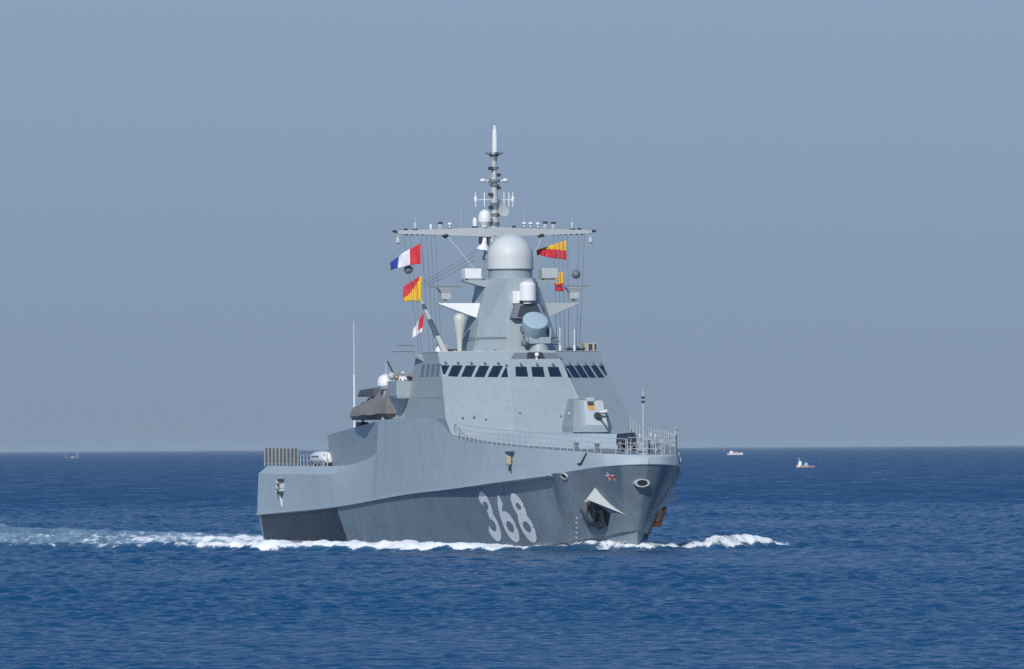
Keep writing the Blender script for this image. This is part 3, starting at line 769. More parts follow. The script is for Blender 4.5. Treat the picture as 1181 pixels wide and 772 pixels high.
# mast details
def ring_at(z, r, h, m=M_MID, nm='mast_collar'):
    MB().lathe((0, -.03, z), (0, 0, h), [(r, 0), (r, 1)], 14).build(nm, m, pm)
for z, r, h in ((29.05, .42, .10), (28.65, .22, .22), (28.0, .32, .2), (27.05, .40, .2), (26.75, .34, .16), (25.4, .36, .14), (25.05, .33, .3), (24.5, .34, .25), (23.8, .36, .3)):
    ring_at(z, r, h)
for a in range(8):
    c, s = math.cos(a * math.pi / 4), math.sin(a * math.pi / 4)
    MB().tube((.2 * c, .2 * s, 28.95), (.62 * c, .62 * s, 29.2), .04, n=5).ball((.62 * c, .62 * s, 29.22), .08, 8).build('crown_antenna', M_MID, pm)
for sgn in (1, -1):
    MB().tube((0, 0, 27.15), (0, sgn * .75, 27.15), .05).ball((0, sgn * .85, 27.18), .2, 10, (1, 1.2, .8)).build('ball_antenna', M_WHITE, pm)
    d = MB().tube((0, 0, 25.75), (0, sgn * 1.5, 25.75), .03, n=5)
    for s_ in (.75, 1.42, 1.12):
        if sgn > 0 and s_ == 1.12: continue
        d.tube((0, sgn * s_, 25.25), (0, sgn * s_, 26.3), .045, n=6)
    d.ball((0, sgn * 1.42, 25.78), .14, 8, (1, 1, 1.8)).build('dipole_antenna', M_WHITE, pm)
for k in range(9):
    MB().box((-.1, .35), (-.42 if k % 2 else .18, -.18 if k % 2 else .42), (24.1 + k * .48, 24.34 + k * .48)).build('junction_box', M_DARK if k % 3 else M_MID, pm)
MB().lathe((.3, -.30, 24.85), (.9, -.1, .05), [(.18, 0), (.2, .3), (.42, .9), (.42, 1), (.3, .97)], 16).build('mast_horn', M_LGREY, pm)
MB().lathe((.2, .78, 23.72), (0, 0, 1.3), [(.25, 0), (.3, .15), (.46, .3), (.5, .6), (.4, .85), (.12, 1)], 18).build('satellite_dome', M_WHITE, yard)
MB().lathe((.3, .95, 22.1), (.15, -.1, .85), [(.5, 0), (.45, .08), (.22, .55), (.15, 1)], 14).build('bell_horn', M_WHITE, yard)
MB().box((0, .5), (.85, 1.2), (22.3, 23.0)).tube((.2, .6, 22.4), (.0, .3, 23.0), .06).build('horn_bracket', M_DARK, yard)
# things standing on and hanging under the yardarm
def stub(s, z0, h, r, m, nm, top=None):
    b = MB().lathe((0, s, z0), (0, 0, h), [(r * .7, 0), (r, .15), (r, .8), (r * .6, 1)], 10)
    if top: b.ball((0, s, z0 + h), top, 10, (1, 1, .7))
    return b.build(nm, m, yard)
YS = 1 / 4.542 / 15.2   # picture steps along the yard expressed in metres
for x, kind in ((180, 'p'), (262, 's'), (312, 'd'), (362, 'm'), (494, 'w'), (755, 'm'), (788, 'm'), (827, 'm'), (866, 'd'), (908, 'd'), (1008, 'p'), (130, 'k'), (1045, 'k'), (700, 'k')):
    s = -(x - 597) * YS * 1.0
    zt = 23.72 - abs(s) * .033
    if kind == 'p': stub(s, zt, .55, .12, M_LGREY, 'yard_light'); stub(s, zt + .5, .45, .03, M_LGREY, 'whip_antenna'); stub(s, zt - .03, .12, .22, M_DARK, 'antenna_foot')
    if kind == 's': stub(s, zt, .4, .09, M_WHITE, 'yard_light')
    if kind == 'd': stub(s, zt, .42, .16, M_LGREY, 'yard_light'); stub(s, zt + .4, .14, .2, M_DARK, 'light_cap')
    if kind == 'm': stub(s, zt, .35, .06, M_WHITE, 'gps_antenna', .18); stub(s, zt - .02, .08, .18, M_DARK, 'antenna_foot')
    if kind == 'w': stub(s, zt, .75, .16, M_WHITE, 'yard_light'); stub(s, zt - .03, .16, .24, M_DARK, 'antenna_foot')
    if kind == 'k': stub(s, zt, .15, .16, M_DARK, 'yard_lamp')
for x in (420, 755):
    s = -(x - 597) * YS; MB().tube((0, s, 23.65), (0, s, 25.2), .022, n=5).build('whip_antenna', M_LGREY, yard)
for x in (338, 842):
    s = -(x - 597) * YS; MB().lathe((0, s, 22.92), (0, 0, .3), [(.1, 0), (.3, .6), (.3, 1)], 12).build('sensor_dome', M_DARK, yard)
for sgn in (1, -1):
    MB().tube((0, sgn * 7.35, 22.9), (0, sgn * 7.35, 23.3), .05).lathe((0, sgn * 7.35, 22.5), (0, 0, .5), [(.1, 0), (.18, .2), (.16, .7), (.08, 1)], 10).build('hanging_lamp', M_LGREY, yard)
    MB().tube((0, sgn * 7.2, 23.35), (0, sgn * 7.75, 23.45), .09).build('yard_tip', M_DARK, yard)
    for k in range(6):
        s = sgn * (4.6 + k * .42)
        MB().box((-.06, .06), (s - .06, s + .06), (23.12, 23.3)).build('halyard_block', M_DARK, yard)
    MB().tube((0, sgn * 3.7, 23.2), (2.6, sgn * 1.6, 19.9), .035, n=5).build('stay', M_LGREY, yard)
    for s, s1 in ((6.9, 6.1), (6.45, 5.9), (5.6, 5.3), (5.2, 5.0), (4.85, 4.7), (4.5, 4.4)):
        MB().tube((0, sgn * s, 23.2), (1.2, sgn * s1, 14.5), .016, n=4).build('halyard', M_MID, yard)
for k in range(3):
    MB().path([(-.2, 1.3 + k * .1, 22.0 - k * .35), (-.4, 3.2, 20.9 - k * .3), (-.5, 5.3, 19.7 - k * .2)], .018, 4).build('wire', M_MID, yard)

# ------------------------------------------------------------------ bridge roof fittings
M_MASTSHADE = mat('mast_shadow_tone', (0.07, 0.11, 0.14), 0.6, var=.1)
br = MB().hexa([(4.05, 5.15, 14.46), (4.45, 5.15, 14.46), (4.45, 4.75, 14.46), (4.05, 4.75, 14.46), (.2, 5.78, 18.3), (.35, 5.75, 18.3), (.35, 5.6, 18.3), (.2, 5.6, 18.3)])
rm_ = br.build('raked_flag_mast', M_LGREY, ship, smooth=0)
for t0, t1 in ((.30, .62), (.82, .92)):  # dark bands stand in for shadow falling across the mast
    p0 = lerp((4.25, 4.97, 14.46), (.27, 5.67, 18.3), t0); p1 = lerp((4.25, 4.97, 14.46), (.27, 5.67, 18.3), t1)
    MB().tube(p0, p1, .27 - .16 * t0, .27 - .16 * t1, 10).build('shadow_band', M_MASTSHADE, rm_)
MB().lathe((3.2, 5.05, 14.46), (0, 0, .5), [(.35, 0), (.32, .5), (.12, 1)], 14).build('light_dome', M_WHITE, ship)
MB().box((1.6, 2.6), (4.25, 4.95), (14.46, 15.08)).build('deck_locker', M_TAN, ship, bevel=.03)
MB().box((1.7, 2.5), (3.3, 4.2), (14.46, 14.7)).tube((2, 4.0, 14.6), (2, 2.9, 14.62), .1).build('roof_fitting', M_DARK, ship)
MB().box((5.4, 6.4), (-6.05, -5.15), (14.46, 15.08)).build('searchlight_housing', M_TAN, ship, bevel=.03)
MB().box((6.38, 6.44), (-5.72, -5.45), (14.55, 15.0)).box((6.38, 6.44), (-6.02, -5.9), (14.55, 15.0)).build('searchlight_lens', M_DARK, ship)
for f, s, h in ((8.6, -2.7, 1.75), (8.2, -3.9, 1.6)):
    MB().tube((f, s, 14.46), (f, s, 14.9), .09).tube((f, s, 14.9), (f, s, 14.46 + h), .04, n=6).build('roof_whip', M_WHITE, ship)
for k in range(9):
    f, s = 8.0 - k * .22, -3.2 - k * .24
    MB().box((f - .12, f + .12), (s - .12, s + .12), (14.46, 14.6 + .12 * (k % 3))).tube((f, s, 14.6), (f, s - .3, 14.72), .04, n=5).build('roof_fitting', M_DARK if k % 2 else M_MID, ship)
for k in range(7):
    f, s = 7.2 + k * .42, 4.9 - k * .5
    MB().box((f - .08, f + .08), (s - .1, s + .1), (14.46, 14.56 + .05 * (k % 2))).build('roof_fitting', M_MID if k % 3 else M_LGREY, ship)
MB().tube((.6, 6.3, 14.55), (.6, 8.0, 14.55), .035, n=5).tube((.6, 6.3, 15.0), (.6, 7.6, 15.0), .03, n=5).build('signal_boom', M_MID, ship)
MB().add([(.9, 6.13, 14.4), (1.9, 6.13, 14.4), (3.2, 6.2, 13.75), (.9, 6.9, 14.4), (1.9, 6.6, 14.4)], [(0, 1, 4, 3), (0, 1, 2), (1, 4, 2), (4, 3, 2), (3, 0, 2)]).build('boom_bracket', M_SUP, ship, smooth=0)

# ------------------------------------------------------------------ gun on the foredeck
gb = MB().lathe((26.9, 0, 8.3), (0, 0, .22), [(1.6, 0), (1.55, 1)], 28)
gb.rings([[(25.2, 1.5, 8.5), (27.9, 1.42, 8.5), (28.6, .95, 8.5), (28.6, -.95, 8.5), (27.9, -1.42, 8.5), (25.2, -1.5, 8.5)],
          [(25.2, 1.55, 8.9), (27.95, 1.45, 8.9), (28.65, .97, 8.9), (28.65, -.97, 8.9), (27.95, -1.45, 8.9), (25.2, -1.55, 8.9)],
          [(25.3, 1.12, 10.92), (26.7, 1.05, 10.88), (27.7, .86, 10.8), (27.7, -.86, 10.8), (26.7, -1.05, 10.88), (25.3, -1.12, 10.92)]])
gun = gb.build('gun_turret', M_SUP, ship, smooth=12)
def gun_face(t, s): return 28.65 + (27.7 - 28.65) * t      # front plate, bottom to top
quad_slab('front_plate', [(gun_face(.02, 0), .62, 8.98), (gun_face(.02, 0), -.9, 8.98), (gun_face(.98, 0), -.76, 10.72), (gun_face(.98, 0), .62, 10.72)], M_LGREY, gun, .03, .05)
quad_slab('sight_window', [(gun_face(.62, 0), .35, 10.05), (gun_face(.62, 0), -.18, 10.05), (gun_face(.93, 0), -.12, 10.62), (gun_face(.93, 0), .35, 10.62)], M_GOLD, gun, .06, .05)
quad_slab('sight_shade', [(gun_face(.80, 0), .35, 10.39), (gun_face(.80, 0), -.15, 10.39), (gun_face(.93, 0), -.12, 10.62), (gun_face(.93, 0), .35, 10.62)], M_DARK, gun, .075, .02)
MB().box((27.3, 27.85), (-.2, .4), (10.7, 10.98)).build('sight_hood', M_LGREY, gun, bevel=.04)
MB().lathe((27.7, -.3, 9.6), (1.05, 0, .02), [(.3, 0), (.35, .35), (.26, .8), (.16, 1)], 18).build('mantlet', M_DARK, gun)
MB().lathe((28.6, -.3, 9.62), (2.4, 0, -.02), [(.1, 0), (.08, .3), (.07, .92), (.09, .93), (.09, 1)], 12).build('gun_barrel', M_DARK, gun)
MB().tube((28.3, -.5, 9.95), (28.45, -.85, 9.95), .06).ball((28.45, -.88, 10.0), .13, 10).build('gun_camera', M_WHITE, gun)
MB().ball((26.9, 1.45, 9.85), .07, 8).build('turret_lamp', M_WHITE, gun)

# ------------------------------------------------------------------ rails, jackstaff and bow gear
def deck_pt(f, sgn=1, inset=.12):
    u = float((43.15 - f) / 89.15 * 90)
    _, s, z = level(7, u)
    return (f, sgn * max(float(s) - inset, 0.0), float(z))
post_src = None
for sgn in (1, -1):
    fs = list(np.arange(13.6, 35, 1.03)) + list(np.arange(35.2, 41.5, .9)) + [41.9, 42.5]
    rl = MB(); prev = None
    for f in fs:
        p = deck_pt(f, sgn)
        if prev is not None:
            for h in (.38, .74, 1.1):
                rl.tube((prev[0], prev[1], prev[2] + h), (p[0], p[1], p[2] + h), .018 if h < 1 else .025, n=5)
        prev = p
    rail = rl.build('railing', M_LGREY, ship)
    for f in fs:
        p = deck_pt(f, sgn)
        if post_src is None:
            post_src = MB().tube((0, 0, 0), (0, 0, 1.12), .032, n=6).build('post', M_LGREY, rail)
            post_src.location = xf(p)
        else: copy_part(post_src, rail, p)
# short rail round the stem head
rl = MB()
pts = [deck_pt(42.5, 1)] + [deck_pt(42.5 + .6 * math.sin(math.pi * k / 6), 1 - 2 * k / 6 if k else 1) for k in range(1, 6)] + [deck_pt(42.5, -1)]
pts = [(42.5 + .45 * math.cos(math.radians(a)), 1.3 * math.sin(math.radians(a)), 6.88) for a in (90, 60, 30, 0, -30, -60, -90)]
for a, b in zip(pts[:-1], pts[1:]):
    for h in (.4, .8, 1.2): rl.tube((a[0], a[1], a[2] + h), (b[0], b[1], b[2] + h), .022, n=5)
stem_rail = rl.build('railing', M_LGREY, ship)
for p in pts: copy_part(post_src, stem_rail, p)
# higher guard frames at the bow on the port side
gf = MB()
for k in range(7):
    f = 33.2 + k * 1.0; p = deck_pt(f, -1, .15); h = 1.55
    gf.tube(p, (p[0], p[1], p[2] + h), .035, n=5)
    if k < 6:
        q = deck_pt(f + 1.0, -1, .15)
        for hh in (.5, 1.0, 1.5): gf.tube((p[0], p[1], p[2] + hh), (q[0], q[1], q[2] + hh), .022, n=5)
        gf.tube((p[0], p[1], p[2]), (q[0], q[1], q[2] + 1.5), .02, n=4)
gf.build('guard_frame', M_LGREY, ship)
js = MB().lathe((42.0, 0, 6.85), (0, 0, 4.65), [(.085, 0), (.065, .5), (.05, .95), (.04, 1)], 10).lathe((42, 0, 6.83), (0, 0, .12), [(.4, 0), (.3, 1)], 12)
jack = js.build('jackstaff', M_LGREY, ship)
for z in (10.55, 10.85): MB().lathe((42, 0, z), (0, 0, .13), [(.13, 0), (.13, 1)], 10).build('jackstaff_lamp', M_BLACK, jack)
MB().path([(42, 0, 9.0), (40.6, .1, 7.0)], .03, 5).path([(42, 0, 9.0), (41.2, -1.0, 7.0)], .03, 5).path([(42, 0, 8.3), (41.2, 1.0, 7.0)], .03, 5).build('jackstaff_brace', M_LGREY, jack)
# breakwater / winch cover at the bow
MB().hexa([(37.2, .75, 7.55), (37.9, .75, 7.55), (37.9, -.75, 7.55), (37.2, -.75, 7.55), (37.0, .62, 8.35), (37.4, .62, 8.35), (37.4, -.62, 8.45), (37.0, -.62, 8.45)]).box((37.2, 37.6), (-.6, .6), (7.1, 7.55)).build('winch_cover', M_EXH, ship, bevel=.06)
for (f, s, h) in ((39.2, -.5, 1.3), (39.6, -1.1, 1.0), (38.6, -1.5, 1.35), (40.3, -.9, .9), (39.0, .9, .75), (40.6, .7, .5), (37.9, -2.0, 1.25), (38.2, -1.0, .8)):
    z = deck_pt(f)[2]
    MB().lathe((f, s, z), (0, 0, h), [(.09, 0), (.07, .3), (.07, .75), (.13, .8), (.1, 1)], 10).tube((f, s, z + h * .6), (f + .3, s - .35, z + .05), .04, n=5).build('bow_fitting', M_LGREY if h > .9 else M_MID, ship)
for (f, s) in ((36.0, 1.9), (36.5, 1.9), (34.0, 2.9), (34.5, 2.9), (39.9, .4), (39.9, -.1)):
    z = deck_pt(f)[2]
    MB().lathe((f, s, z), (0, 0, .5), [(.12, 0), (.12, .75), (.17, .8), (.17, 1)], 12).build('bollard', M_MID, ship)

# ------------------------------------------------------------------ hull fittings
def side(f, z, off=0): return (f, hull_s(f, z) + off, z)
# fairlead pocket with a hanging fender, forward
fx = 27.6
s_ = hull_s(fx, 6.6)
MB().box((fx - .25, fx + .35), (s_ - .1, s_ + .45), (6.95, 7.15)).tube((fx - .2, s_ + .2, 7.0), (fx - .4, s_ + .05, 5.5), .05, n=6).tube((fx + .2, s_ + .35, 7.0), (fx + .1, s_ + .1, 5.6), .04, n=6).build('boarding_bracket', M_DARK, hull)
MB().lathe((fx + .1, s_ + .3, 6.1), (0, 0, .75), [(.1, 0), (.22, .2), (.22, .8), (.1, 1)], 12).build('fender', M_TAN, hull)
MB().path([side(39.0, 6.98, .06), side(38.7, 6.5, .1), side(38.5, 6.25, .12), side(38.0, 6.22, .05)], .07, 6).build('side_hook', M_DARK, hull)
def mirror(p): return (p[0], -p[1], p[2])
MB().path([mirror(side(38.4, 7.05, .06)), mirror(side(38.5, 6.6, .12)), mirror(side(38.8, 6.25, .1))], .09, 6).build('side_hook', M_LGREY, hull)
# mooring holes: ring and dark opening
def hole(f, z, sgn, rx, rz, nm='mooring_hole'):
    c = np.array(side(f, z)); a = np.array(side(f + .3, z)) - np.array(side(f - .3, z)); a /= np.linalg.norm(a)
    b = np.array(side(f, z + .3)) - np.array(side(f, z - .3)); b /= np.linalg.norm(b)
    nrm = np.cross(a, b); nrm /= np.linalg.norm(nrm)
    if nrm[1] < 0: nrm = -nrm
    g = lambda p: p if sgn > 0 else mirror(p)
    ring, n_ = MB(), 24
    prof = ((1.0, -.05), (1.0, .10), (1.35, .10), (1.42, .0))
    rs = [[tuple(c + nrm * h + a * rx * k * math.cos(2 * math.pi * i / n_) + b * rz * k * math.sin(2 * math.pi * i / n_)) for i in range(n_)] for k, h in prof]
    ring.rings([[g(p) for p in r] for r in rs], cap=False)
    o = ring.build(nm, M_LGREY, hull)
    MB().prism([g(tuple(c + nrm * .03 + a * rx * 1.02 * math.cos(2 * math.pi * i / n_) + b * rz * 1.02 * math.sin(2 * math.pi * i / n_))) for i in range(n_)], tuple(np.array(g(tuple(nrm))) * .012)).build('hole_opening', M_BLACK, hull)
hole(36.0, 5.38, 1, .3, .2)
# centre-line hawse ring on the stem
def stem_f(z): return 40.19 + (43.4 - 40.19) * (z - 1.47) / (6.18 - 1.47)
hz = 4.85; hc = np.array([stem_f(hz) - .02, .25, hz])
rs = []
for k, h in ((1.0, -.3), (1.0, .14), (1.35, .14), (1.5, -.35)):
    rs.append([(hc[0] + h, hc[1] + .40 * k * math.cos(2 * math.pi * i / 28), hz + .22 * k * math.sin(2 * math.pi * i / 28)) for i in range(28)])
MB().rings(rs, cap=False).build('hawse_ring', M_LGREY, hull)
MB().prism([(hc[0] + .10, hc[1] + .41 * math.cos(2 * math.pi * i / 28), hz + .23 * math.sin(2 * math.pi * i / 28)) for i in range(28)], (-.02, 0, 0)).build('hole_opening', M_BLACK, hull)
# small star emblem on the bow
def star_on_hull(f, z, r, m, off, nm):
    pts = []
    for i in range(10):
        rr = r if i % 2 == 0 else r * .42
        pts.append(side(f + rr * 1.1 * math.sin(math.pi * i / 5), z + rr * math.cos(math.pi * i / 5), off))
    c = side(f, z, off)
    MB().add([c] + pts, [(0, i + 1, (i + 1) % 10 + 1) for i in range(10)]).build(nm, m, hull, smooth=60)
star_on_hull(41.29, 5.31, .36, M_WHITE, .02, 'bow_emblem')
star_on_hull(41.33, 5.27, .25, M_RED, .026, 'bow_emblem')
# anchors in open-sided pockets on both bows
def anchor_pocket(sgn):
    g = (lambda p: tuple(p)) if sgn > 0 else mirror
    A_, C_ = side(39.05, 4.52, .02), side(40.5, 2.52, .02)
    B = np.array(side(38.85, 3.72, .95)); K = side(38.4, 3.55, .0)
    MB().add([g(A_), g(B), g(C_), g(K)], [(0, 1, 2), (1, 2, 3), (0, 1, 3), (0, 2, 3)]).build('pocket_roof', M_LGREY, hull, smooth=0)  # paler than the hull to paint in the sunlit top
    op = [side(f, z, .03) for f, z in ((37.86, 3.64), (39.22, 2.65), (38.21, 1.79), (36.85, 1.54), (36.74, 3.02))]
    MB().prism([g(p) for p in op], g((0, .015, 0))).build('pocket_opening', M_BLACK if sgn > 0 else M_RUST, hull, smooth=0)  # flat starboard black stands for the recess dark and roof shadow
    MB().tube(g(side(37.3, 3.6, .12)), g(side(36.7, 2.95, .12)), .13).build('pocket_lip', M_TAN, hull)
    # anchor: shank, crown and two flukes
    m = M_DARK if sgn > 0 else M_RUST2
    an = MB().tube(g(side(38.3, 3.1, .3)), g(side(37.4, 1.9, .45)), .14)
    an.hexa([g(side(36.7, 1.7, .1)), g(side(38.2, 1.75, .1)), g(side(38.2, 1.75, .6)), g(side(36.7, 1.7, .6)),
             g(side(36.8, 2.0, .1)), g(side(38.3, 2.1, .1)), g(side(38.3, 2.1, .6)), g(side(36.8, 2.0, .6))])
    for f0, f1, z1 in ((36.9, 36.3, 3.0), (38.1, 38.9, 2.8)):
        an.hexa([g(side(f0 - .2, 1.9, .2)), g(side(f0 + .2, 1.9, .2)), g(side(f0 + .2, 1.9, .5)), g(side(f0 - .2, 1.9, .5)),
                 g(side(f1 - .05, z1, .3)), g(side(f1 + .05, z1, .3)), g(side(f1 + .05, z1, .4)), g(side(f1 - .05, z1, .4))])
    an.build('anchor', m, hull)
anchor_pocket(1); anchor_pocket(-1)
# draught marks near the stem
for k in range(5):
    z = .9 + k * .35; f = 33.2 + .35 * k
    MB().add([side(f, z, .015), side(f + .22, z, .015), side(f + .22, z + .12, .015), side(f, z + .12, .015)], [(0, 1, 2, 3)]).build('draught_mark', M_NUM, hull)
# pilot ladder stand and slots aft
sa = 6.95
MB().box((-39.6, -39.4), (sa - .1, sa + .35), (4.0, 5.0)).box((-38.2, -38.0), (sa - .1, sa + .35), (4.0, 5.1)).box((-39.6, -38.0), (sa + .1, sa + .35), (4.35, 4.45)).box((-39.6, -38.0), (sa + .1, sa + .35), (4.75, 4.85)).tube((-38.6, sa + .25, 4.3), (-38.3, sa + .1, 3.0), .1).build('ladder_stand', M_LGREY, hull)
MB().box((-38.4, -37.9), (sa + .05, sa + .45), (4.9, 5.15)).build('ladder_platform', M_DARK, hull)
MB().box((-38.9, -37.9), (sa, sa + .4), (4.0, 4.2)).build('ladder_platform', M_DARK, hull)
for f, z in ((-44.6, 3.15), (-39.3, 2.95)):
    MB().add([side(f, z, .02), side(f + .75, z, .02), side(f + 1.0, z + .75, .02), side(f + .25, z + .75, .02)], [(0, 1, 2, 3)]).build('hull_slot', M_BLACK, hull)

# ------------------------------------------------------------------ flight deck nets and rails
M_NET = mat('grey_safety_net', (0.17, 0.185, 0.19), 0.8, var=.2, scale=4)
M_POST = mat('weathered_post_paint', (0.36, 0.36, 0.34), 0.6, var=.1)
nets = MB().tube((-46.6, 6.38, 7.5), (-35.7, 6.38, 7.45), .035, n=5).tube((-46.6, 6.38, 6.3), (-35.7, 6.38, 6.25), .035, n=5).build('deck_edge_nets', M_POST, ship)
for k in range(9):
    f0 = -46.6 + k * 1.21
    nb = MB()                       # mesh of crossing strands
    if k < 9:
        for i in range(9): nb.box((f0 + .06 + i * .135, f0 + .115 + i * .135), (6.36, 6.375), (6.3, 7.45))
        for j in range(9): nb.box((f0 + .05, f0 + 1.18), (6.376, 6.39), (6.33 + j * .135, 6.385 + j * .135))
        nb.build('net_panel', M_NET, nets, smooth=0)
    MB().tube((f0, 6.42, 6.1), (f0, 6.42, 7.55), .05, n=6).build('net_post', M_POST, nets)
MB().tube((-35.7, 6.42, 6.1), (-35.7, 6.42, 7.55), .05, n=6).build('net_post', M_POST, nets)
ar = MB()
for h in (.45, .85): ar.tube((-35.7, 6.35, 6.1 + h), (-27.5, 6.1, 6.1 + h), .022, n=5)
aft_rail = ar.build('railing', M_LGREY, ship)
for k in range(9): copy_part(post_src, aft_rail, (-35.2 + k * .95, 6.33 - k * .03, 6.08)).scale = (1.2, 1.2, .85)
for f, s, h in ((-33.6, 6.0, .5), (-32.6, 5.9, .7), (-30.2, 5.9, .5), (-29.4, 5.8, .75)):
    MB().lathe((f, s, 6.1), (0, 0, h), [(.22, 0), (.2, .6), (.28, .7), (.2, 1)], 12).build('deck_fitting', M_MID, ship)

# whip antennas abaft the bridge
for f, s, z0, z1, r in ((-19.3, 6.0, 8.9, 17.0, .035), (-16.6, 6.0, 9.1, 10.3, .05), (-11.0, 5.6, 9.3, 13.8, .03)):
    w = MB().tube((f, s, z0), (f, s, z0 + (z1 - z0) * .5), r * 2.4, r * 2, n=8).tube((f, s, z0 + (z1 - z0) * .5), (f, s, z1), r, r * .6, n=6)
    w.build('whip_antenna', M_WHITE, ship)
MB().box((-17.6, -16.0), (5.7, 6.3), (8.95, 9.4)).build('deck_vent', M_DARK, ship, bevel=.05)
# white satellite radome on the starboard quarter of the bridge
MB().lathe((-7.0, 6.55, 9.5), (0, 0, 2.6), [(.45, 0), (.3, .2), (.25, 1)], 12).build('radome_stand', M_SUP, ship)
MB().lathe((-7.0, 6.6, 11.85), (.05, .08, 1.1), [(.4, 0), (.62, .25), (.62, .55), (.45, .85), (.12, 1)], 20).build('small_radome', M_WHITE, ship)
# machine gun on the wing
mg = MB().tube((-1.6, 7.3, 11.25), (-1.6, 7.3, 12.55), .07).ball((-2.2, 7.35, 12.75), .3, 12).build('wing_gun', M_LGREY, ship)
MB().tube((-1.7, 7.15, 12.55), (-3.6, 7.3, 13.85), .055, n=8).box((-2.0, -1.5), (7.05, 7.25), (12.4, 12.75)).build('gun_barrel', M_DARK, mg)

# ------------------------------------------------------------------ things resting on or hanging from the ship
# boat under a tarpaulin on the starboard deck
def tarped_boat():
    root = put(empty('covered_boat', 'boat under a grey-brown tarpaulin abaft the bridge wing', 'boat'), (-10, 6.2, 9.6))
    b = MB(); rings = []
    N = 15
    for i in range(N):
        t = i / (N - 1); f = -17.5 + 11.6 * t
        ridge = 10.5 + 1.75 * t ** 1.15 + .05 * math.sin(i * 2.4)
        half = 1.15 * math.sin(math.pi * min(.12 + .8 * t, .85)) + .1
        low = 9.72 + .05 * math.sin(i * 1.7) + .30 * t
        rings.append([(f, 6.3 + half, low), (f, 6.3 + half * .86, low + (ridge - low) * .45), (f, 6.3 + .22, ridge), (f, 6.3 - .22, ridge), (f, 6.3 - half * .86, low + (ridge - low) * .45), (f, 6.3 - half, low)])
    b.rings(rings); b.build('tarpaulin', M_TARP, root, origin=(-10, 6.2, 9.6), smooth=75).location = (0, 0, 0)
    h = MB(); hr_ = []
    for i in range(N):
        t = i / (N - 1); f = -17.2 + 12 * t
        half = 1.0 * math.sin(math.pi * min(.15 + .8 * t, .8)) + .12; low = 9.55
        hr_.append([(f, 6.3 + half, 10.0), (f, 6.3 + half * .7, low), (f, 6.3 - half * .7, low), (f, 6.3 - half, 10.0)])
    h.rings(hr_); h.build('boat_hull', M_DARK, root, origin=(-10, 6.2, 9.6)).location = (0, 0, 0)
    d = MB().hexa([(-14.5, 6.3, 11.3), (-9.5, 6.3, 11.25), (-9.5, 7.0, 11.25), (-14.5, 7.0, 11.3), (-14.0, 6.4, 11.85), (-9.5, 6.4, 11.95), (-9.5, 6.9, 11.95), (-14.0, 6.9, 11.8)])
    d.build('loose_flap', M_TARPD, root, origin=(-10, 6.2, 9.6), bevel=.1).location = (0, 0, 0)
tarped_boat()
# covered life raft by the aft rail
lr = put(empty('life_raft', 'white rounded life raft on the aft deck beside the safety nets', 'life raft'), (-30.6, 5.75, 6.1))
def local(mb, name, m, root, org, **k):
    o = mb.build(name, m, root, origin=org, **k); o.location = (0, 0, 0); return o
rg = []
for i in range(11):
    a = math.pi * i / 10; r = .62 * (math.sin(a) ** .35 if i not in (0, 10) else .12)
    rg.append([(-30.6 - 2.2 * math.cos(a), 5.75 + r * 1.05 * math.cos(2 * math.pi * k / 16), 6.72 + r * .85 * math.sin(2 * math.pi * k / 16)) for k in range(16)])
local(MB().rings(rg), 'canopy', M_WHITE, lr, (-30.6, 5.75, 6.1))
local(MB().box((-32.3, -32.0), (5.2, 6.3), (6.1, 6.5)).box((-29.2, -28.9), (5.2, 6.3), (6.1, 6.5)), 'cradle', M_MID, lr, (-30.6, 5.75, 6.1))
local(MB().box((-31.4, -29.3), (6.36, 6.42), (6.8, 6.9)), 'dark_band', M_MID, lr, (-30.6, 5.75, 6.1))

# flags (built in world directions: they stream to the left and away)
def flag(name, label, hoist, height, length, cells, droop=.25, wave=.16, group=None, taper=1.0, dirv=(-.93, .36), lean=0.0, part=1.0):
    """cells(u,v)->material slot; u runs from hoist to fly, v bottom to top"""
    nu, nv = 26, 12
    mats = [M_RED, M_WCLOTH, M_BLUE, M_YEL]
    me = bpy.data.meshes.new(name); V = []; Fc = []; mi = []
    d = np.array([dirv[0], dirv[1]]); d /= np.linalg.norm(d); nr = np.array([-d[1], d[0]])
    ph = RNG.uniform(0, 6)
    for i in range(nu + 1):
        u = i / nu
        for j in range(nv + 1):
            v = j / nv
            off = wave * u ** .7 * math.sin(7.5 * u + 1.2 * v + ph) + .05 * math.sin(15 * u - 3 * v + ph)
            hh = height * (1 - (1 - taper) * u)
            x = d * (length * u) + nr * off
            z = -height + height * .5 * (1 - hh / height) + hh * v - droop * u ** 1.3 - .05 * math.sin(9 * u + ph) * u + lean * 0
            V.append((x[0] + lean * (v - 1), x[1], z))
    for i in range(nu):
        for j in range(nv):
            a = i * (nv + 1) + j
            Fc.append((a, a + nv + 1, a + nv + 2, a + 1)); mi.append(cells((i + .5) / nu, (j + .5) / nv))
    me.from_pydata(V, [], Fc)
    for m in mats: me.materials.append(m)
    me.polygons.foreach_set('material_index', mi); me.polygons.foreach_set('use_smooth', [True] * len(mi))
    o = bpy.data.objects.new(name, me); COL.objects.link(o)
    sd = o.modifiers.new('thick', 'SOLIDIFY'); sd.thickness = .012
    o.location = ship_to_world(hoist)
    tag(o, label, 'flag', group)
    MBp = None
    return o
tri = lambda u, v: 0 if u < .36 else (1 if u < .68 else 2)
osc = lambda u, v: 3 if v > u else 0
osc_b = lambda u, v: 3 if v > .5 else 0
osc_s = lambda u, v: 0 if v > .95 - u * 1.0 + .0 and u > .25 and v > .25 else 3
wr = lambda u, v: 0 if u < .42 else 1
flag('tricolour_flag', 'blue, white and red tricolour flag under the left end of the yardarm', (1.2, 5.93, 22.5), 1.5, 2.5, tri, droop=.95, taper=.40, wave=.26)
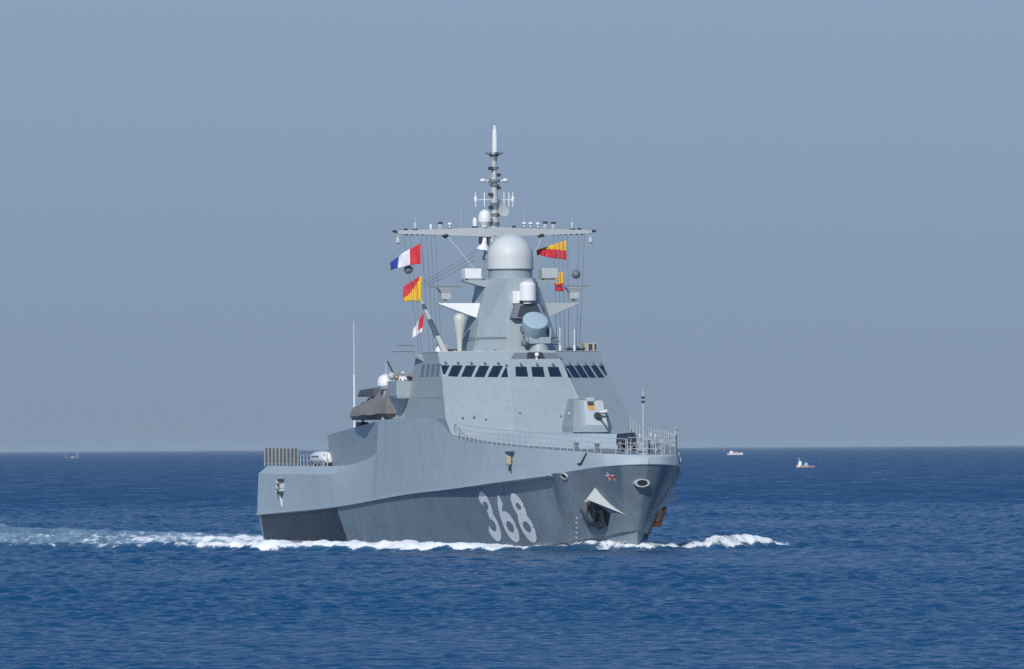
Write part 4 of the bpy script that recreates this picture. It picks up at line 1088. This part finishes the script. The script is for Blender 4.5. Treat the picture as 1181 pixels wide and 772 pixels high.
flag('signal_flag', 'red and yellow signal flag by the black ball, below the tricolour', (0, 5.6, 20.15), 1.95, 1.4, lambda u, v: 3 if v < .98 - .75 * u * 1.1 or u < .06 else 0, droop=.35, taper=.55, lean=-.0)
flag('signal_flag', 'white signal flag with a red hoist, drooping beside the raked mast', (0, 5.38, 17.4), 1.45, .95, lambda u, v: 0 if u < .42 and v > .28 else 1, droop=.95, taper=.5, wave=.1, lean=.15)
flag('signal_flag', 'yellow and red signal flag under the right end of the yardarm', (0, -5.5, 22.72), 1.45, 2.45, lambda u, v: 3 if v > .45 + .5 * u else 0, droop=.15, taper=.25, wave=.25)
flag('signal_flag', 'yellow over red signal flag partly behind the right-hand white antenna box', (0, -5.3, 20.45), 1.5, .8, lambda u, v: 3 if v > .42 else 0, droop=.1, taper=.8, wave=.12)
# black ball shapes
for s, z, lab in ((6.58, 20.6, 'dark ball shape hanging just below the tricolour flag'), (-6.22, 20.22, 'dark ball shape hanging above the right-hand navigation radar')):
    o = MB().ball((0, s, z), .33, 16).tube((0, s, z + .33), (0, s, z + .45), .03).build('ball_shape', M_MID, None, origin=(0, s, z))
    tag(o, lab, 'ball shape', 'signal ball shapes hanging from the yardarm')

# people on the bridge wing
def person(p, face, label, top_m, cap_m, lean=0.0, arms='rail'):
    root = empty('person', label, 'person'); put(root, p); root.rotation_euler = (0, 0, PHI + face)
    J = {'pel': (0, 0, .95), 'chest': (.03 + lean * .5, 0, 1.3), 'neck': (.03 + lean, 0, 1.5), 'head': (.05 + lean, 0, 1.66),
         'shL': (.02 + lean, .2, 1.42), 'shR': (.02 + lean, -.2, 1.42)}
    hz_ = 1.22 if arms == 'rail' else 1.55
    J['elL'] = (.12 + lean, .30, 1.16); J['elR'] = (.12 + lean, -.30, 1.16 if arms == 'rail' else 1.34)
    J['haL'] = (.38 + lean, .2, 1.2); J['haR'] = (.36 + lean, -.12, hz_)
    J['hipL'] = (0, .1, .88); J['hipR'] = (0, -.1, .88); J['knL'] = (.03, .11, .48); J['knR'] = (.0, -.11, .48)
    J['anL'] = (0, .12, .07); J['anR'] = (-.04, -.12, .07); J['toL'] = (.18, .14, .04); J['toR'] = (.14, -.14, .04)
    E_ = [('pel', 'chest'), ('chest', 'neck'), ('neck', 'head'), ('chest', 'shL'), ('chest', 'shR'), ('shL', 'elL'), ('elL', 'haL'), ('shR', 'elR'), ('elR', 'haR'),
          ('pel', 'hipL'), ('pel', 'hipR'), ('hipL', 'knL'), ('knL', 'anL'), ('anL', 'toL'), ('hipR', 'knR'), ('knR', 'anR'), ('anR', 'toR')]
    rad = {'pel': .15, 'chest': .16, 'neck': .06, 'head': .10, 'shL': .075, 'shR': .075, 'elL': .05, 'elR': .05, 'haL': .035, 'haR': .035, 'hipL': .1, 'hipR': .1, 'knL': .065, 'knR': .065, 'anL': .05, 'anR': .05, 'toL': .04, 'toR': .04}
    ks = list(J); me = bpy.data.meshes.new('body')
    me.from_pydata([J[k] for k in ks], [(ks.index(a), ks.index(b)) for a, b in E_], [])
    o = bpy.data.objects.new('body', me); COL.objects.link(o); o.parent = root
    sk = o.modifiers.new('skin', 'SKIN'); sk.use_smooth_shade = True
    if not me.skin_vertices: raise RuntimeError('no skin layer')
    for i, k in enumerate(ks):
        me.skin_vertices[0].data[i].radius = (rad[k], rad[k] * (.8 if k in ('pel', 'chest') else 1))
        me.skin_vertices[0].data[i].use_root = (k == 'pel')
    ss = o.modifiers.new('sub', 'SUBSURF'); ss.levels = ss.render_levels = 2
    dg = bpy.context.evaluated_depsgraph_get(); ev = o.evaluated_get(dg); m2 = bpy.data.meshes.new_from_object(ev)
    o.modifiers.clear(); o.data = m2; m2.materials.clear()
    for m in (top_m, M_SKIN, M_NAVY): m2.materials.append(m)
    for pl in m2.polygons:
        c = pl.center
        pl.material_index = 1 if (c.z > 1.5 or (abs(c.y) < .28 and c.x - lean > .3 and c.z > 1.1)) else (0 if c.z > .95 else 2)
        pl.use_smooth = True
    cp = MB().lathe((.04 + lean, 0, 1.72), (0, 0, .11), [(.11, 0), (.15, .45), (.14, .8), (.05, 1)], 14).box((.12 + lean, .21 + lean), (-.08, .08), (1.715, 1.73))
    cp.build('cap', cap_m, root)
    MB().box((.155 + lean, .185 + lean), (-.015, .015), (1.63, 1.67)).build('nose', M_SKIN, root)
    return root
person((-.35, 6.95, 11.25), -.3, 'person in a white cap and pale shirt leaning on the starboard bridge wing', M_WCLOTH, M_WHITE, .06)
person((-.75, 7.3, 11.25), .5, 'person in khaki standing beside the gun on the bridge wing', M_TAN, M_TAN, .05, 'up')
person((-.30, 6.45, 11.25), -.1, 'person in dark navy clothing standing nearest the bridge side windows', M_NAVY, M_TAN, .02)

# ------------------------------------------------------------------ small boats far off
def small_boat(name, label, loc, rz, L_, m_hull, cabin=None, extra=(), group=None, sc=1.0):
    root = empty(name, label, 'boat', group); root.location = loc; root.rotation_euler = (0, 0, rz)
    def bld(mb, nm, m, **k): o = mb.build(nm, m, root, **k); return o
    rings = []
    n = 13
    for i in range(n):
        t = i / (n - 1); f = L_ * (t - .5)
        w = L_ * .14 * (1 - max(0, (t - .45) / .55) ** 2.2) + .02
        sh_ = L_ * (.10 + .07 * t * t); k_ = -.25 + .25 * max(0, (t - .75) / .25) ** 2 * L_ * .12
        rings.append([(f, w, sh_), (f, w * .75, .1), (f, 0, k_), (f, -w * .75, .1), (f, -w, sh_), (f, -w * .85, sh_), (f, -w * .6, sh_ * .55), (f, w * .6, sh_ * .55), (f, w * .85, sh_)])
    bld(MB().rings(rings), 'hull', m_hull, smooth=40)
    if cabin:
        a, b, h, m = cabin
        z0 = L_ * .06
        bld(MB().hexa([(a, L_ * .09, z0), (b, L_ * .08, z0), (b, -L_ * .08, z0), (a, -L_ * .09, z0), (a + .1 * (b - a), L_ * .075, z0 + h), (b - .25 * (b - a), L_ * .065, z0 + h), (b - .25 * (b - a), -L_ * .065, z0 + h), (a + .1 * (b - a), -L_ * .075, z0 + h)]), 'cabin', m, smooth=0, bevel=.08)
    for nm, mb, m in extra: bld(mb, nm, m)
    return root
def px_far(px, d):  # world x for a bearing from the viewer
    return (px - 590.5) / 15600 * d
small_boat('motorboat', 'white motorboat with an orange cover near the horizon, right of the warship', (px_far(847, 11600), 10600, 0), R(8), 13.5, M_WHITE, (-5.2, -1.2, 2.6, M_WHITE),
           (('cover', MB().hexa([(-1, 1.2, 1.5), (3, 1.1, 1.5), (3, -1.1, 1.5), (-1, -1.2, 1.5), (-.6, .5, 2.9), (2.5, .4, 2.6), (2.5, -.4, 2.6), (-.6, -.5, 2.9)]), M_ORANGE),
            ('mast', MB().tube((-3, 0, 3), (-3, 0, 6), .12), M_MID)))
small_boat('fishing_boat', 'small pale pink fishing boat with white wheelhouse, farthest right on the sea', (px_far(928, 4600), 3600, 0), R(172), 6.2, M_PINK, (1.2, 2.6, 1.9, M_WHITE),
           (('engine_cover', MB().hexa([(-1.1, .6, .5), (.5, .6, .5), (.5, -.6, .5), (-1.1, -.6, .5), (-.7, .4, 1.7), (.2, .4, 1.7), (.2, -.4, 1.7), (-.7, -.4, 1.7)]), M_TEAL),
            ('mast', MB().tube((2.2, 0, 2.2), (2.2, 0, 3.4), .08), M_WHITE)))
small_boat('distant_boat', 'boat tinted pale blue for haze on the left horizon, the left one of a pair', (px_far(75.5, 11800), 10800, 0), R(20), 7.5, M_HAZEBLUE, (-2.5, 1.5, 3.8, M_HAZEBLUE))
small_boat('distant_boat', 'hazy grey boat with white bow and mast, right one of the left horizon pair', (px_far(86, 12400), 11400, 0), R(185), 10, M_MID, (-3, 0, 3.2, M_HAZEBLUE),
           (('mast', MB().tube((-2, 0, 3), (-2.4, 0, 7.5), .3), M_LGREY), ('bow_cover', MB().box((1.0, 3.6), (-.9, .9), (1.2, 2.0)), M_LGREY)))
